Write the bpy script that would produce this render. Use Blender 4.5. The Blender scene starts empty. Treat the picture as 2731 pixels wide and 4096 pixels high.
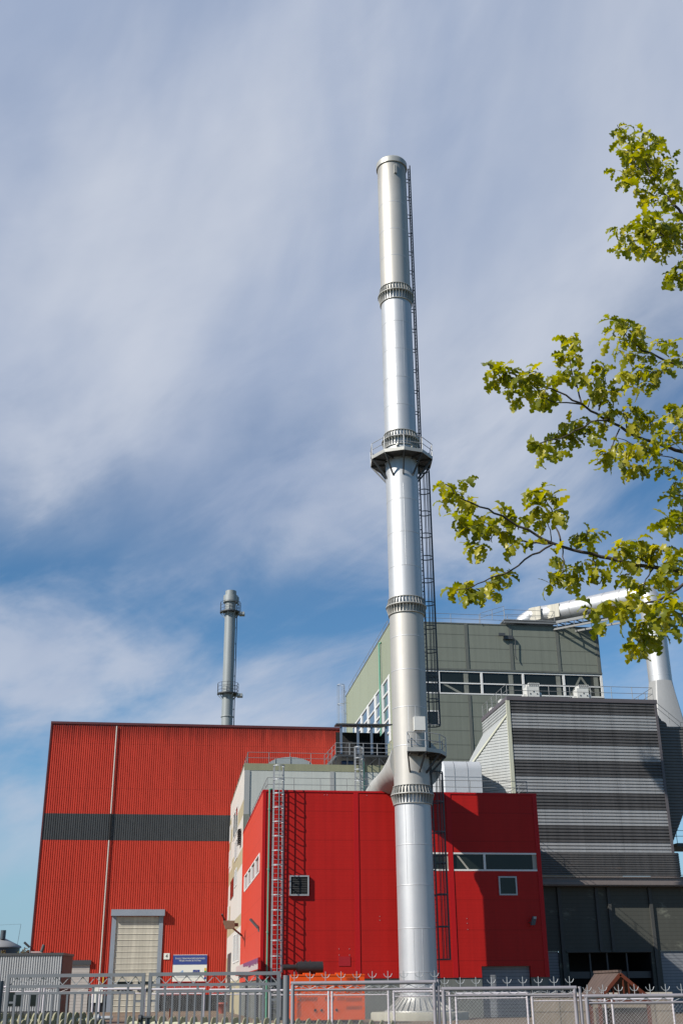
import bpy, math, random
from math import sin, cos, tan, radians, pi, atan2, hypot, sqrt
from mathutils import Vector, Matrix, noise
random.seed(7)
sc = bpy.context.scene
COL = sc.collection

# ------------------------------------------------------------------ camera
FPX, PITCH, ROLL, CZ = 4509.0, radians(23.1), math.asin(-0.00993), 1.6
fw = Vector((0, cos(PITCH), sin(PITCH)))
r0 = Vector((1, 0, 0)); u0 = Vector((0, -sin(PITCH), cos(PITCH)))
RT = r0*cos(ROLL) + u0*sin(ROLL); UP = u0*cos(ROLL) - r0*sin(ROLL)
cam_d = bpy.data.cameras.new('camera'); cam = bpy.data.objects.new('camera', cam_d); COL.objects.link(cam)
cam_d.sensor_fit = 'VERTICAL'; cam_d.sensor_height = 36.0; cam_d.lens = FPX/4096*36
cam_d.clip_start = 0.1; cam_d.clip_end = 6000
M = Matrix.Identity(4)
for i in range(3):
    M[i][0] = RT[i]; M[i][1] = UP[i]; M[i][2] = -fw[i]
M[2][3] = CZ
cam.matrix_world = M
sc.camera = cam

# ------------------------------------------------------------------ site frame (all buildings share one grid)
ANG = radians(8.3)
e = Vector((cos(ANG), sin(ANG), 0)); g = Vector((-sin(ANG), cos(ANG), 0))
F0 = Vector((-5.649, 80.0, 0))
O = Vector((0, 0, CZ))
def S(u, v, z): return F0 + e*u + g*v + Vector((0, 0, z))
def ray(x, y): return fw + RT*((x-1365.5)/FPX) - UP*((y-2048)/FPX)
def atv(x, y, v):                      # photo point -> (u, z) on the frontal plane at depth v
    d = ray(x, y); t = ((F0+g*v-O).dot(g))/d.dot(g); P = O+d*t
    return (P-F0).dot(e), P.z
def atY(x, y, Y): d = ray(x, y); return O + d*(Y/d.y)

# ------------------------------------------------------------------ sun, sky
SUN_WALL = radians(27.8); SUN_EL = radians(36)
az = ANG + pi + SUN_WALL               # compass direction (from +X, ccw) in which the sun stands
sdir = Vector((cos(az)*cos(SUN_EL), sin(az)*cos(SUN_EL), sin(SUN_EL)))
sl = bpy.data.lights.new('sun', 'SUN'); sl.energy = 5.0; sl.angle = radians(0.53); sl.color = (1.0, 0.945, 0.86)
so = bpy.data.objects.new('sun', sl); COL.objects.link(so)
so.rotation_euler = sdir.to_track_quat('Z', 'Y').to_euler(); so.location = (-60, -60, 90)

W = bpy.data.worlds.new('World'); sc.world = W; W.use_nodes = True
wt = W.node_tree; wt.nodes.clear()
def N(nt, typ, **kw):
    n = nt.nodes.new(typ)
    for k, val in kw.items():
        if k == 'inp':
            for i, x in val.items(): n.inputs[i].default_value = x
        else: setattr(n, k, val)
    return n
def MATH(nt, op, a, b=None, c=None, clamp=False):
    n = nt.nodes.new('ShaderNodeMath'); n.operation = op; n.use_clamp = clamp
    for i, x in enumerate((a, b, c)):
        if x is None: continue
        if isinstance(x, (int, float)): n.inputs[i].default_value = x
        else: nt.links.new(x, n.inputs[i])
    return n.outputs[0]
def RAMP(nt, fac, stops, interp='LINEAR'):
    n = nt.nodes.new('ShaderNodeValToRGB'); n.color_ramp.interpolation = interp
    el = n.color_ramp.elements
    while len(el) < len(stops): el.new(0.5)
    for k, (p, c) in enumerate(stops):
        el[k].position = p; el[k].color = (c, c, c, 1) if isinstance(c, (int, float)) else (*c, 1)
    nt.links.new(fac, n.inputs[0]); return n.outputs[0]
def sstep(nt, x, a, b):
    n = nt.nodes.new('ShaderNodeMapRange'); n.interpolation_type = 'SMOOTHSTEP'
    n.inputs[1].default_value = a; n.inputs[2].default_value = b
    nt.links.new(x, n.inputs[0]); return n.outputs[0]
SKY_OFF1, SKY_OFF2, SKY_OFF3, SKY_OFF4 = (0.7, 6.1, 0), (6.6, 9.4, 0), (3.9, 7.1, 0), (4.1, 1.3, 0)
def build_sky():
    nt = wt; L = nt.links.new
    out = N(nt, 'ShaderNodeOutputWorld')
    sky = N(nt, 'ShaderNodeTexSky', sky_type='NISHITA', sun_disc=False, sun_elevation=SUN_EL,
            sun_rotation=pi/2-az, air_density=1.0, dust_density=0.1, ozone_density=3.0)
    bg = N(nt, 'ShaderNodeBackground'); bg.inputs[1].default_value = 0.068
    hs = N(nt, 'ShaderNodeVectorMath', operation='MULTIPLY'); hs.inputs[1].default_value = (0.80, 1.16, 1.32); L(sky.outputs[0], hs.inputs[0])
    hz = N(nt, 'ShaderNodeMix', data_type='RGBA'); hz.inputs[7].default_value = (3.7, 5.7, 7.2, 1); L(hs.outputs[0], hz.inputs[6]); L(hz.outputs[2], bg.inputs[0])   # pale blue haze band along the horizon
    tc = N(nt, 'ShaderNodeTexCoord'); sep = N(nt, 'ShaderNodeSeparateXYZ'); L(tc.outputs['Generated'], sep.inputs[0])
    x, y, z = sep.outputs
    el = MATH(nt, 'ARCSINE', z)                                    # elevation of the sky direction
    L(MATH(nt, 'MULTIPLY', MATH(nt, 'SUBTRACT', 1.0, sstep(nt, el, 0.02, 0.20)), 0.9), hz.inputs[0])
    azm = MATH(nt, 'ARCTAN2', x, y)                                # azimuth, 0 = north (+Y)
    cmb = N(nt, 'ShaderNodeCombineXYZ'); L(azm, cmb.inputs[0]); L(el, cmb.inputs[1])
    def rot_noise(rotz, sx, sy, scale, detail, rough, dist, off):
        mp = N(nt, 'ShaderNodeMapping', vector_type='TEXTURE'); mp.inputs[3].default_value = (sx, sy, 1); mp.inputs[2].default_value = (0, 0, rotz); mp.inputs[1].default_value = off
        L(cmb.outputs[0], mp.inputs[0])
        n = N(nt, 'ShaderNodeTexNoise', inp={2: scale, 3: detail, 4: rough, 8: dist}); L(mp.outputs[0], n.inputs[0])
        return n.outputs[0]
    n1 = rot_noise(radians(20), 1.35, 1.0, 5.2, 7, 0.50, 0.25, SKY_OFF1)
    n2 = rot_noise(radians(17), 2.6, 1.0, 9.0, 9, 0.56, 0.55, SKY_OFF2)
    n3 = rot_noise(radians(62), 1.5, 1.0, 3.2, 5, 0.50, 0.3, SKY_OFF3)
    n4 = rot_noise(radians(30), 2.4, 1.0, 15.0, 8, 0.60, 0.5, SKY_OFF4)
    # thin overcast deck high up, tearing open towards the horizon and to the right
    t = MATH(nt, 'SUBTRACT', el, MATH(nt, 'MULTIPLY', azm, 0.10))
    t = MATH(nt, 'ADD', t, MATH(nt, 'MULTIPLY', MATH(nt, 'SUBTRACT', n1, 0.5), 0.30))
    t = MATH(nt, 'ADD', t, MATH(nt, 'MULTIPLY', MATH(nt, 'SUBTRACT', n4, 0.5), 0.06))
    t = MATH(nt, 'SUBTRACT', t, MATH(nt, 'MULTIPLY', sstep(nt, azm, 0.10, 0.36), 0.075))
    deck = sstep(nt, t, 0.32, 0.55)
    wn = MATH(nt, 'ADD', MATH(nt, 'MULTIPLY', n2, 0.72), MATH(nt, 'MULTIPLY', n4, 0.28))
    wisp = MATH(nt, 'MULTIPLY', sstep(nt, wn, 0.39, 0.66), 0.86)
    wisp = MATH(nt, 'MULTIPLY', wisp, MATH(nt, 'SUBTRACT', 1.0, MATH(nt, 'MULTIPLY', sstep(nt, azm, 0.12, 0.34), 0.55)))
    wisp = MATH(nt, 'MULTIPLY', wisp, sstep(nt, MATH(nt, 'ADD', el, MATH(nt, 'MULTIPLY', n1, 0.12)), 0.10, 0.24))
    dk = MATH(nt, 'MULTIPLY', deck, 0.93)
    m = MATH(nt, 'ADD', dk, MATH(nt, 'MULTIPLY', MATH(nt, 'SUBTRACT', 1.0, dk), wisp))
    m = MATH(nt, 'MULTIPLY', m, sstep(nt, y, -0.10, 0.40))          # clear where the sun stands
    br = MATH(nt, 'ADD', MATH(nt, 'MULTIPLY', n3, 0.82), MATH(nt, 'MULTIPLY', n1, 0.18))
    br = MATH(nt, 'ADD', br, MATH(nt, 'MULTIPLY', MATH(nt, 'SUBTRACT', n4, 0.5), 0.06))
    br = MATH(nt, 'ADD', br, MATH(nt, 'MULTIPLY', MATH(nt, 'SUBTRACT', 0.62, el), 0.16))
    mix = N(nt, 'ShaderNodeMix', data_type='RGBA')
    L(sstep(nt, br, 0.36, 0.64), mix.inputs[0])
    mix.inputs[6].default_value = (0.282, 0.345, 0.478, 1); mix.inputs[7].default_value = (0.470, 0.508, 0.590, 1)
    cb = N(nt, 'ShaderNodeBackground'); cb.inputs[1].default_value = 1.0; L(mix.outputs[2], cb.inputs[0])
    ms = N(nt, 'ShaderNodeMixShader'); L(m, ms.inputs[0]); L(bg.outputs[0], ms.inputs[1]); L(cb.outputs[0], ms.inputs[2])
    L(ms.outputs[0], out.inputs[0])
build_sky()
sc.view_settings.view_transform = 'Standard'; sc.view_settings.look = 'None'
sc.view_settings.exposure = 0.30; sc.view_settings.gamma = 1.0; sc.view_settings.use_curve_mapping = False

# ------------------------------------------------------------------ materials
MATS = {}
def mat(name, col, rough=0.5, metal=0.0, var=0.12, vscale=0.6, streak=0.0, dirt=None, lines=(), bump=0.0, bscale=30, spec=0.5, alpha=None, coat=0.0, soot=None):
    """procedural paint/metal/concrete: base colour x large noise x vertical rain streaks x panel joints"""
    if name in MATS: return MATS[name]
    m = bpy.data.materials.new(name); m.use_nodes = True; nt = m.node_tree; L = nt.links.new
    p = nt.nodes['Principled BSDF']; p.inputs['Roughness'].default_value = rough; p.inputs['Metallic'].default_value = metal
    p.inputs['Specular IOR Level'].default_value = spec
    if coat: p.inputs['Coat Weight'].default_value = coat
    tc = N(nt, 'ShaderNodeTexCoord'); co = tc.outputs['Object']
    sep = N(nt, 'ShaderNodeSeparateXYZ'); L(co, sep.inputs[0])
    def noise_(scale, detail=5, vec=None, rough_=0.6):
        n = N(nt, 'ShaderNodeTexNoise', inp={2: scale, 3: detail, 4: rough_}); L(vec or co, n.inputs[0]); return n.outputs[0]
    fac = MATH(nt, 'ADD', 1.0, MATH(nt, 'MULTIPLY', MATH(nt, 'SUBTRACT', noise_(vscale), 0.5), var*2.2))
    fac = MATH(nt, 'MULTIPLY', fac, MATH(nt, 'ADD', 1.0, MATH(nt, 'MULTIPLY', MATH(nt, 'SUBTRACT', noise_(vscale*9, 3), 0.5), var*0.9)))
    if streak:
        mp = N(nt, 'ShaderNodeMapping'); mp.inputs[3].default_value = (2.2, 2.2, 0.06); L(co, mp.inputs[0])
        s = RAMP(nt, noise_(1.0, 6, mp.outputs[0], 0.65), [(0.36, 1-streak), (0.62, 1.0)])
        fac = MATH(nt, 'MULTIPLY', fac, s)
    for axis, period, off, width, depth in lines:                # joints between panels: real seams drawn in the cladding
        q = MATH(nt, 'FRACT', MATH(nt, 'DIVIDE', MATH(nt, 'SUBTRACT', sep.outputs[axis], off), period))
        k = MATH(nt, 'LESS_THAN', MATH(nt, 'ABSOLUTE', MATH(nt, 'SUBTRACT', q, 0.5)), width/period*0.5)
        fac = MATH(nt, 'MULTIPLY', fac, MATH(nt, 'SUBTRACT', 1.0, MATH(nt, 'MULTIPLY', k, depth)))
    vm = N(nt, 'ShaderNodeVectorMath', operation='SCALE'); vm.inputs[0].default_value = col; L(fac, vm.inputs[3])
    outc = vm.outputs[0]
    if soot:                                                     # grime hanging below the top edge (z_from, z_to, strength)
        mp = N(nt, 'ShaderNodeMapping'); mp.inputs[3].default_value = (1.6, 1.6, 0.10); L(co, mp.inputs[0])
        hgt = MATH(nt, 'DIVIDE', MATH(nt, 'SUBTRACT', sep.outputs[2], soot[0]), soot[1]-soot[0], clamp=True)
        q = sstep(nt, MATH(nt, 'ADD', hgt, MATH(nt, 'MULTIPLY', MATH(nt, 'SUBTRACT', noise_(1.0, 6, mp.outputs[0], 0.7), 0.5), 1.1)), 0.45, 1.1)
        fac = MATH(nt, 'MULTIPLY', fac, MATH(nt, 'SUBTRACT', 1.0, MATH(nt, 'MULTIPLY', q, soot[2])))
        vm.inputs[0].default_value = col; L(fac, vm.inputs[3])
    if dirt:                                                     # patches of grime (colour, lo, hi, scale, stretch)
        dc, lo, hi, ds, st = dirt
        mp = N(nt, 'ShaderNodeMapping'); mp.inputs[3].default_value = (1, 1, st); L(co, mp.inputs[0])
        k = RAMP(nt, noise_(ds, 7, mp.outputs[0], 0.65), [(lo, 0.0), (hi, 1.0)])
        mx = N(nt, 'ShaderNodeMix', data_type='RGBA'); L(k, mx.inputs[0]); L(outc, mx.inputs[6]); mx.inputs[7].default_value = (*dc, 1)
        outc = mx.outputs[2]
    L(outc, p.inputs['Base Color'])
    rv = MATH(nt, 'ADD', rough-0.06, MATH(nt, 'MULTIPLY', noise_(vscale*4, 4), 0.12)); L(rv, p.inputs['Roughness'])
    if bump:
        b = N(nt, 'ShaderNodeBump', inp={0: bump, 1: 0.02}); L(noise_(bscale, 4), b.inputs[2]); L(b.outputs[0], p.inputs['Normal'])
    MATS[name] = m
    return m

m_red = mat('red sandwich panel', (0.370, 0.0105, 0.0080), 0.5, var=0.12, vscale=0.22, lines=[(2, 1.95, 0.6, 0.045, 0.28), (2, 0.24, 0, 0.03, 0.10)], streak=0.12, spec=0.2)
m_redtrim = mat('red flashing', (0.36, 0.008, 0.010), 0.45, var=0.05, spec=0.2)
m_redside = mat('sunlit red panel', (0.50, 0.050, 0.026), 0.5, var=0.06, vscale=0.2, lines=[(2, 2.0, 0.6, 0.03, 0.25), (1, 5.8, 0.0, 0.06, 0.2)], spec=0.25)  # same red as the front, with the side's stronger sun painted into the colour
m_hall = mat('red corrugated steel', (0.44, 0.040, 0.022), 0.5, var=0.10, vscale=0.12, streak=0.16, lines=[(2, 4.9, 0.4, 0.05, 0.25)], dirt=((0.17, 0.020, 0.014), 0.60, 0.92, 0.14, 0.5), spec=0.22, soot=(25.2, 29.6, 0.6))
m_hallband = mat('charcoal corrugated steel', (0.035, 0.038, 0.040), 0.5, var=0.15, vscale=0.3, streak=0.25)
m_darkred = mat('weathered dark red trim', (0.075, 0.010, 0.012), 0.6, var=0.4, vscale=0.8)
m_pale = mat('pale green grey panel', (0.40, 0.415, 0.385), 0.55, var=0.06, vscale=0.3, lines=[(2, 0.13, 0, 0.02, 0.07), (0, 6.2, 3.0, 0.04, 0.2)], streak=0.08)
m_olive = mat('olive panel', (0.215, 0.215, 0.135), 0.55, var=0.08, streak=0.1)
m_white_p = mat('pale concrete panel', (0.50, 0.475, 0.435), 0.65, var=0.07, vscale=0.3, lines=[(1, 4.6, 0, 0.06, 0.3), (2, 2.75, 1.0, 0.04, 0.2)])
m_beige_p = mat('beige concrete panel', (0.345, 0.305, 0.195), 0.65, var=0.08, vscale=0.3, lines=[(1, 4.6, 0, 0.06, 0.3)])
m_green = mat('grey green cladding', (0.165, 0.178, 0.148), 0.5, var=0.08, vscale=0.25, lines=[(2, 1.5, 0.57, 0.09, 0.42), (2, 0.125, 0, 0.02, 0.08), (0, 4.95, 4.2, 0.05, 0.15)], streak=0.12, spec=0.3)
m_greentrim = mat('green grey flashing', (0.11, 0.115, 0.10), 0.5, var=0.2, streak=0.2)
m_filt_l = mat('light grey slat', (0.295, 0.30, 0.305), 0.5, var=0.08, vscale=0.4, streak=0.16, spec=0.3, lines=[(0, 3.2, 1.0, 0.04, 0.25)])
m_filt_d = mat('dark grey slat', (0.088, 0.085, 0.085), 0.5, var=0.14, vscale=0.4, streak=0.30, spec=0.3, lines=[(0, 3.2, 1.0, 0.04, 0.25)])
m_filt_s = mat('mid grey slat', (0.36, 0.37, 0.36), 0.5, var=0.08, vscale=0.4, streak=0.15)
m_greytrim = mat('grey steel trim', (0.30, 0.305, 0.29), 0.45, var=0.1)
m_low = mat('stained grey green concrete', (0.072, 0.074, 0.064), 0.65, var=0.12, vscale=0.3, streak=0.08, lines=[(2, 0.3, 0, 0.04, 0.2)], dirt=((0.15, 0.155, 0.125), 0.58, 0.66, 0.35, 2.2), spec=0.2)
m_lowdark = mat('dark steel frame', (0.045, 0.046, 0.047), 0.5, var=0.2)
m_black = mat('matte black', (0.010, 0.010, 0.011), 0.8, var=0.3)  # plain black; also stands in for the shade inside openings
m_chim = mat('brushed stack steel', (0.50, 0.505, 0.515), 0.56, 0.66, var=0.06, vscale=0.35, streak=0.09)
m_chimw = mat('matte warm stack steel', (0.45, 0.432, 0.40), 0.60, 0.55, var=0.06, vscale=0.35, streak=0.12, soot=(58, 65.6, 0.35))
m_fin = mat('galvanised flange', (0.37, 0.365, 0.34), 0.5, 0.35, var=0.12, vscale=1.0)
m_alu = mat('aluminium lagging', (0.45, 0.46, 0.475), 0.5, 0.2, var=0.07, vscale=0.5)
m_duct = mat('weathered steel duct', (0.40, 0.395, 0.37), 0.6, 0.2, var=0.14, vscale=0.5, streak=0.14, dirt=((0.17, 0.14, 0.10), 0.60, 0.8, 0.6, 0.3))
m_galv = mat('galvanised steel', (0.36, 0.365, 0.37), 0.45, 0.4, var=0.12, vscale=2.0)
m_galvd = mat('dull dark steel', (0.062, 0.066, 0.070), 0.5, 0.3, var=0.15, vscale=2.0)
m_rail = mat('grey railing paint', (0.20, 0.205, 0.205), 0.5, 0.2, var=0.1, vscale=2.0)
m_white = mat('white window frame', (0.62, 0.615, 0.595), 0.5, var=0.08)
m_cream = mat('cream roller slats', (0.50, 0.47, 0.39), 0.6, var=0.10, vscale=0.7, streak=0.24, dirt=((0.33, 0.29, 0.22), 0.60, 0.8, 0.8, 0.6))
m_rollg = mat('grey roller slats', (0.20, 0.21, 0.225), 0.55, var=0.08, streak=0.1, lines=[(2, 0.22, 0, 0.04, 0.4)], spec=0.25)
m_pipe_g = mat('green enamelled pipe', (0.10, 0.27, 0.19), 0.4, var=0.08)
m_conc = mat('cast concrete', (0.36, 0.345, 0.28), 0.85, var=0.14, vscale=0.9, streak=0.2, bump=0.2)
m_plinth = mat('grey green plinth', (0.125, 0.135, 0.125), 0.8, var=0.15, vscale=0.5, streak=0.2)
m_orange = mat('orange generator paint', (0.66, 0.075, 0.006), 0.5, var=0.07, vscale=0.8, spec=0.25)
m_exh = mat('brown black exhaust', (0.026, 0.022, 0.022), 0.55, 0.3, var=0.3, vscale=2.0)
m_fence = mat('grey gate paint', (0.155, 0.163, 0.176), 0.55, 0.1, var=0.12, vscale=3.0, dirt=((0.10, 0.055, 0.04), 0.66, 0.80, 3.0, 0.5), spec=0.3)
m_fence2 = mat('rust flecked galvanised pipe', (0.27, 0.25, 0.27), 0.55, 0.2, var=0.14, vscale=3.0, dirt=((0.10, 0.042, 0.032), 0.58, 0.76, 2.5, 1.0))
m_fence3 = mat('bright galvanised pipe', (0.52, 0.48, 0.50), 0.5, 0.1, var=0.08, vscale=3.0)
m_wire = mat('fence wire', (0.32, 0.32, 0.32), 0.5, 0.2, var=0.1)
m_picket = mat('cream picket paint', (0.27, 0.255, 0.165), 0.8, var=0.18, vscale=2.5, streak=0.2, spec=0.2)
m_pick_r = mat('pale rail paint', (0.48, 0.46, 0.33), 0.7, var=0.1, spec=0.2)
m_roofb = mat('brown sheet roof', (0.095, 0.066, 0.055), 0.65, var=0.12, vscale=1.0, lines=[(1, 0.20, 0, 0.03, 0.35)], streak=0.15, spec=0.25)
m_wood = mat('red stained timber', (0.095, 0.024, 0.012), 0.65, var=0.2, vscale=4.0, spec=0.2)
m_shed_l = mat('pale shed sheet', (0.40, 0.40, 0.395), 0.5, var=0.08, streak=0.15)
m_shed_b = mat('brown shed end', (0.062, 0.036, 0.032), 0.6, var=0.1)
m_blue = mat('sign blue', (0.03, 0.055, 0.22), 0.45, var=0.05)
m_signw = mat('sign white', (0.68, 0.68, 0.62), 0.5, var=0.04)
m_black2 = mat('letter black', (0.02, 0.02, 0.02), 0.5)
m_lblue = mat('logo pale blue', (0.28, 0.42, 0.62), 0.5)
m_lett = mat('letter grey blue', (0.42, 0.45, 0.52), 0.5)
m_yel = mat('sign yellow', (0.60, 0.38, 0.04), 0.5)
m_grn = mat('sign green', (0.03, 0.28, 0.10), 0.5)
m_redp = mat('sign red', (0.45, 0.04, 0.05), 0.5)
m_rust = mat('rusty lamp casing', (0.15, 0.105, 0.065), 0.7, var=0.25, vscale=5.0)
m_awn = mat('weathered fascia', (0.42, 0.345, 0.33), 0.6, var=0.1, vscale=0.6)
m_purple = mat('purple fascia paint', (0.16, 0.045, 0.12), 0.6, var=0.2)
m_bluest = mat('blue grey steel post', (0.10, 0.135, 0.19), 0.45, var=0.1)
m_grey_ch = mat('grey painted stack', (0.245, 0.265, 0.265), 0.5, 0.1, var=0.09, vscale=0.3, streak=0.14)
m_bark = mat('oak bark', (0.055, 0.042, 0.035), 0.85, var=0.35, vscale=14.0, bump=0.6, bscale=60)
m_beigew = mat('precast wall', (0.235, 0.190, 0.140), 0.85, var=0.16, vscale=0.7, streak=0.25, lines=[(0, 2.0, 0, 0.06, 0.45), (2, 1.15, 0.2, 0.05, 0.5)])
m_potred = mat('terracotta pot', (0.30, 0.07, 0.05), 0.6)
m_tank = mat('dark tank sheet', (0.055, 0.07, 0.085), 0.5, var=0.15)
m_tankr = mat('grey tank roof', (0.24, 0.235, 0.24), 0.55, var=0.1)

def glass(name, col, rough=0.04, spec=0.6):
    m = bpy.data.materials.new(name); m.use_nodes = True; nt = m.node_tree; L = nt.links.new
    p = nt.nodes['Principled BSDF']; p.inputs['Roughness'].default_value = rough; p.inputs['Specular IOR Level'].default_value = spec
    tc = N(nt, 'ShaderNodeTexCoord'); n = N(nt, 'ShaderNodeTexNoise', inp={2: 0.35, 3: 4}); L(tc.outputs['Object'], n.inputs[0])
    f = MATH(nt, 'ADD', 0.6, MATH(nt, 'MULTIPLY', n.outputs[0], 0.8))
    vm = N(nt, 'ShaderNodeVectorMath', operation='SCALE'); vm.inputs[0].default_value = col; L(f, vm.inputs[3]); L(vm.outputs[0], p.inputs['Base Color'])
    return m
m_glass = glass('dark window glass', (0.012, 0.016, 0.015), 0.06, 0.30)
m_glassb = glass('sky reflection tint glass', (0.09, 0.125, 0.16), 0.05, 1.0)  # blue of the reflected sky is painted into the base colour
m_glassr = glass('red reflection tint glass', (0.10, 0.035, 0.035))  # reddish reflection is painted into the base colour

def ground_mat():
    m = bpy.data.materials.new('yard ground'); m.use_nodes = True; nt = m.node_tree; L = nt.links.new
    p = nt.nodes['Principled BSDF']; p.inputs['Roughness'].default_value = 0.9
    tc = N(nt, 'ShaderNodeTexCoord')
    n = N(nt, 'ShaderNodeTexNoise', inp={2: 0.09, 3: 8, 4: 0.65}); L(tc.outputs['Object'], n.inputs[0])
    n2 = N(nt, 'ShaderNodeTexNoise', inp={2: 2.5, 3: 6, 4: 0.7}); L(tc.outputs['Object'], n2.inputs[0])
    f = MATH(nt, 'ADD', MATH(nt, 'MULTIPLY', n.outputs[0], 0.65), MATH(nt, 'MULTIPLY', n2.outputs[0], 0.35))
    r = RAMP(nt, f, [(0.36, (0.10, 0.070, 0.044)), (0.56, (0.165, 0.120, 0.080)), (0.68, (0.20, 0.155, 0.11))])
    L(r, p.inputs['Base Color'])
    b = N(nt, 'ShaderNodeBump', inp={0: 0.4, 1: 0.03}); L(n2.outputs[0], b.inputs[2]); L(b.outputs[0], p.inputs['Normal'])
    return m
def grass_mat():
    return mat('rough verge', (0.055, 0.065, 0.022), 0.9, var=0.4, vscale=0.6, bump=0.8, bscale=12)

# ------------------------------------------------------------------ mesh builder (site coordinates u, v, z unless frame='world')
class MB:
    def __init__(s): s.v = []; s.f = []; s.m = []; s.sm = []
    def add(s, vs, fs, m=0, smooth=False):
        b = len(s.v); s.v += [tuple(p) for p in vs]
        for f in fs: s.f.append(tuple(b+i for i in f)); s.m.append(m); s.sm.append(smooth)
        return s
    def box(s, a, b, m=0):
        (x0, y0, z0), (x1, y1, z1) = a, b
        x0, x1 = sorted((x0, x1)); y0, y1 = sorted((y0, y1)); z0, z1 = sorted((z0, z1))
        return s.add([(x0,y0,z0),(x1,y0,z0),(x1,y1,z0),(x0,y1,z0),(x0,y0,z1),(x1,y0,z1),(x1,y1,z1),(x0,y1,z1)],
              [(0,3,2,1),(4,5,6,7),(0,1,5,4),(1,2,6,5),(2,3,7,6),(3,0,4,7)], m)
    def quad(s, a, b, c, d, m=0): return s.add([a, b, c, d], [(0,1,2,3)], m)
    def prism(s, poly, v0, v1, m=0):         # poly in (u,z), extruded along v
        n = len(poly); vs = [(p[0], v0, p[1]) for p in poly] + [(p[0], v1, p[1]) for p in poly]
        return s.add(vs, [tuple(range(n)), tuple(range(2*n-1, n-1, -1))] + [(i, i+n, (i+1)%n+n, (i+1)%n) for i in range(n)], m)
    def prism_z(s, poly, z0, z1, m=0):       # poly in (u,v), extruded along z
        n = len(poly); vs = [(p[0], p[1], z0) for p in poly] + [(p[0], p[1], z1) for p in poly]
        return s.add(vs, [tuple(range(n-1, -1, -1)), tuple(range(n, 2*n))] + [(i, (i+1)%n, (i+1)%n+n, i+n) for i in range(n)], m)
    def tube(s, p, q, r0, r1=None, n=8, m=0, caps=True, smooth=True):
        p = Vector(p); q = Vector(q); r1 = r0 if r1 is None else r1
        d = (q-p).normalized(); a = d.orthogonal().normalized(); b = d.cross(a)
        vs = []
        for c, r in ((p, r0), (q, r1)):
            for i in range(n):
                t = 2*pi*i/n; vs.append(c + (a*cos(t)+b*sin(t))*r)
        s.add(vs, [(i, (i+1)%n, n+(i+1)%n, n+i) for i in range(n)], m, smooth and n > 5)
        if caps: s.add(vs, [tuple(range(n-1,-1,-1)), tuple(range(n, 2*n))], m)
        return s
    def path(s, pts, r, n=6, m=0, radii=None):
        for i in range(len(pts)-1):
            s.tube(pts[i], pts[i+1], radii[i] if radii else r, radii[i+1] if radii else r, n, m)
        return s
    def bar(s, p, q, w, h=None, m=0):        # square bar
        p = Vector(p); q = Vector(q); h = h or w; d = (q-p).normalized()
        a = Vector((0,0,1)).cross(d)
        if a.length < 1e-4: a = Vector((1,0,0))
        a.normalize(); b = d.cross(a)
        vs = [c + a*sx*w/2 + b*sy*h/2 for c in (p, q) for sx, sy in ((-1,-1),(1,-1),(1,1),(-1,1))]
        return s.add(vs, [(3,2,1,0),(4,5,6,7),(0,1,5,4),(1,2,6,5),(2,3,7,6),(3,0,4,7)], m)
    def loft(s, rings, m=0, smooth=True, cap=True):
        n = len(rings[0]); vs = [p for r in rings for p in r]; fs = []
        for k in range(len(rings)-1):
            for i in range(n): fs.append((k*n+i, k*n+(i+1)%n, (k+1)*n+(i+1)%n, (k+1)*n+i))
        s.add(vs, fs, m, smooth)
        if cap: s.add(list(rings[0]), [tuple(range(n-1,-1,-1))], m); s.add(list(rings[-1]), [tuple(range(n))], m)
        return s
    def lathe(s, c, prof, n=48, m=0, smooth=True, cap=False):   # prof list of (r, z)
        rings = [[(c[0]+r*cos(2*pi*i/n), c[1]+r*sin(2*pi*i/n), z) for i in range(n)] for r, z in prof]
        return s.loft(rings, m, smooth, cap)
    def ring(s, c, z, R, r, n=24, m=0, a0=0.0, a1=2*pi, k=5):   # thin round hoop
        full = abs(a1-a0-2*pi) < 1e-6
        cnt = n if full else n+1
        pts = [(c[0]+R*cos(a0+(a1-a0)*i/n), c[1]+R*sin(a0+(a1-a0)*i/n), z) for i in range(cnt)]
        for i in range(n): s.tube(pts[i], pts[(i+1) % cnt], r, None, k, m, False)
        return s
    def build(s, name, mats, parent=None, base=None, frame=None, smooth_angle=None, kind=None):
        """link as ONE mesh object; coordinates become local to its thing"""
        if not isinstance(mats, (list, tuple)): mats = [mats]
        if parent is not None:
            root = parent
            base = Vector(root['_b']); frame = root['_f']
        base = Vector(base if base is not None else (0, 0, 0)); frame = frame or 'site'
        me = bpy.data.meshes.new(name)
        me.from_pydata([tuple(Vector(p)-base) for p in s.v], [], s.f)
        for mm in mats: me.materials.append(mm)
        me.polygons.foreach_set('material_index', s.m); me.polygons.foreach_set('use_smooth', s.sm)
        me.update()
        o = bpy.data.objects.new(name, me); COL.objects.link(o)
        if parent is not None: o.parent = parent
        else: place(o, base, frame)
        o['_b'] = tuple(base); o['_f'] = frame
        if kind: o['kind'] = kind
        return o
def place(o, base, frame):
    if frame == 'site': o.location = S(*base); o.rotation_euler = (0, 0, ANG)
    else: o.location = base
def thing(name, label, cat, base, group=None, frame='site'):
    o = bpy.data.objects.new(name, None); COL.objects.link(o); o.empty_display_size = 0.3
    place(o, base, frame); o['_b'] = tuple(base); o['_f'] = frame
    o['label'] = label; o['category'] = cat
    if group: o['group'] = group
    return o
def tag(o, label, cat, group=None):
    o['label'] = label; o['category'] = cat
    if group: o['group'] = group
    return o
def copy_tree(o, parent=None):
    c = o.copy(); COL.objects.link(c)
    if parent: c.parent = parent; c.matrix_parent_inverse.identity()
    for ch in list(o.children): copy_tree(ch, c)
    return c
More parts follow.
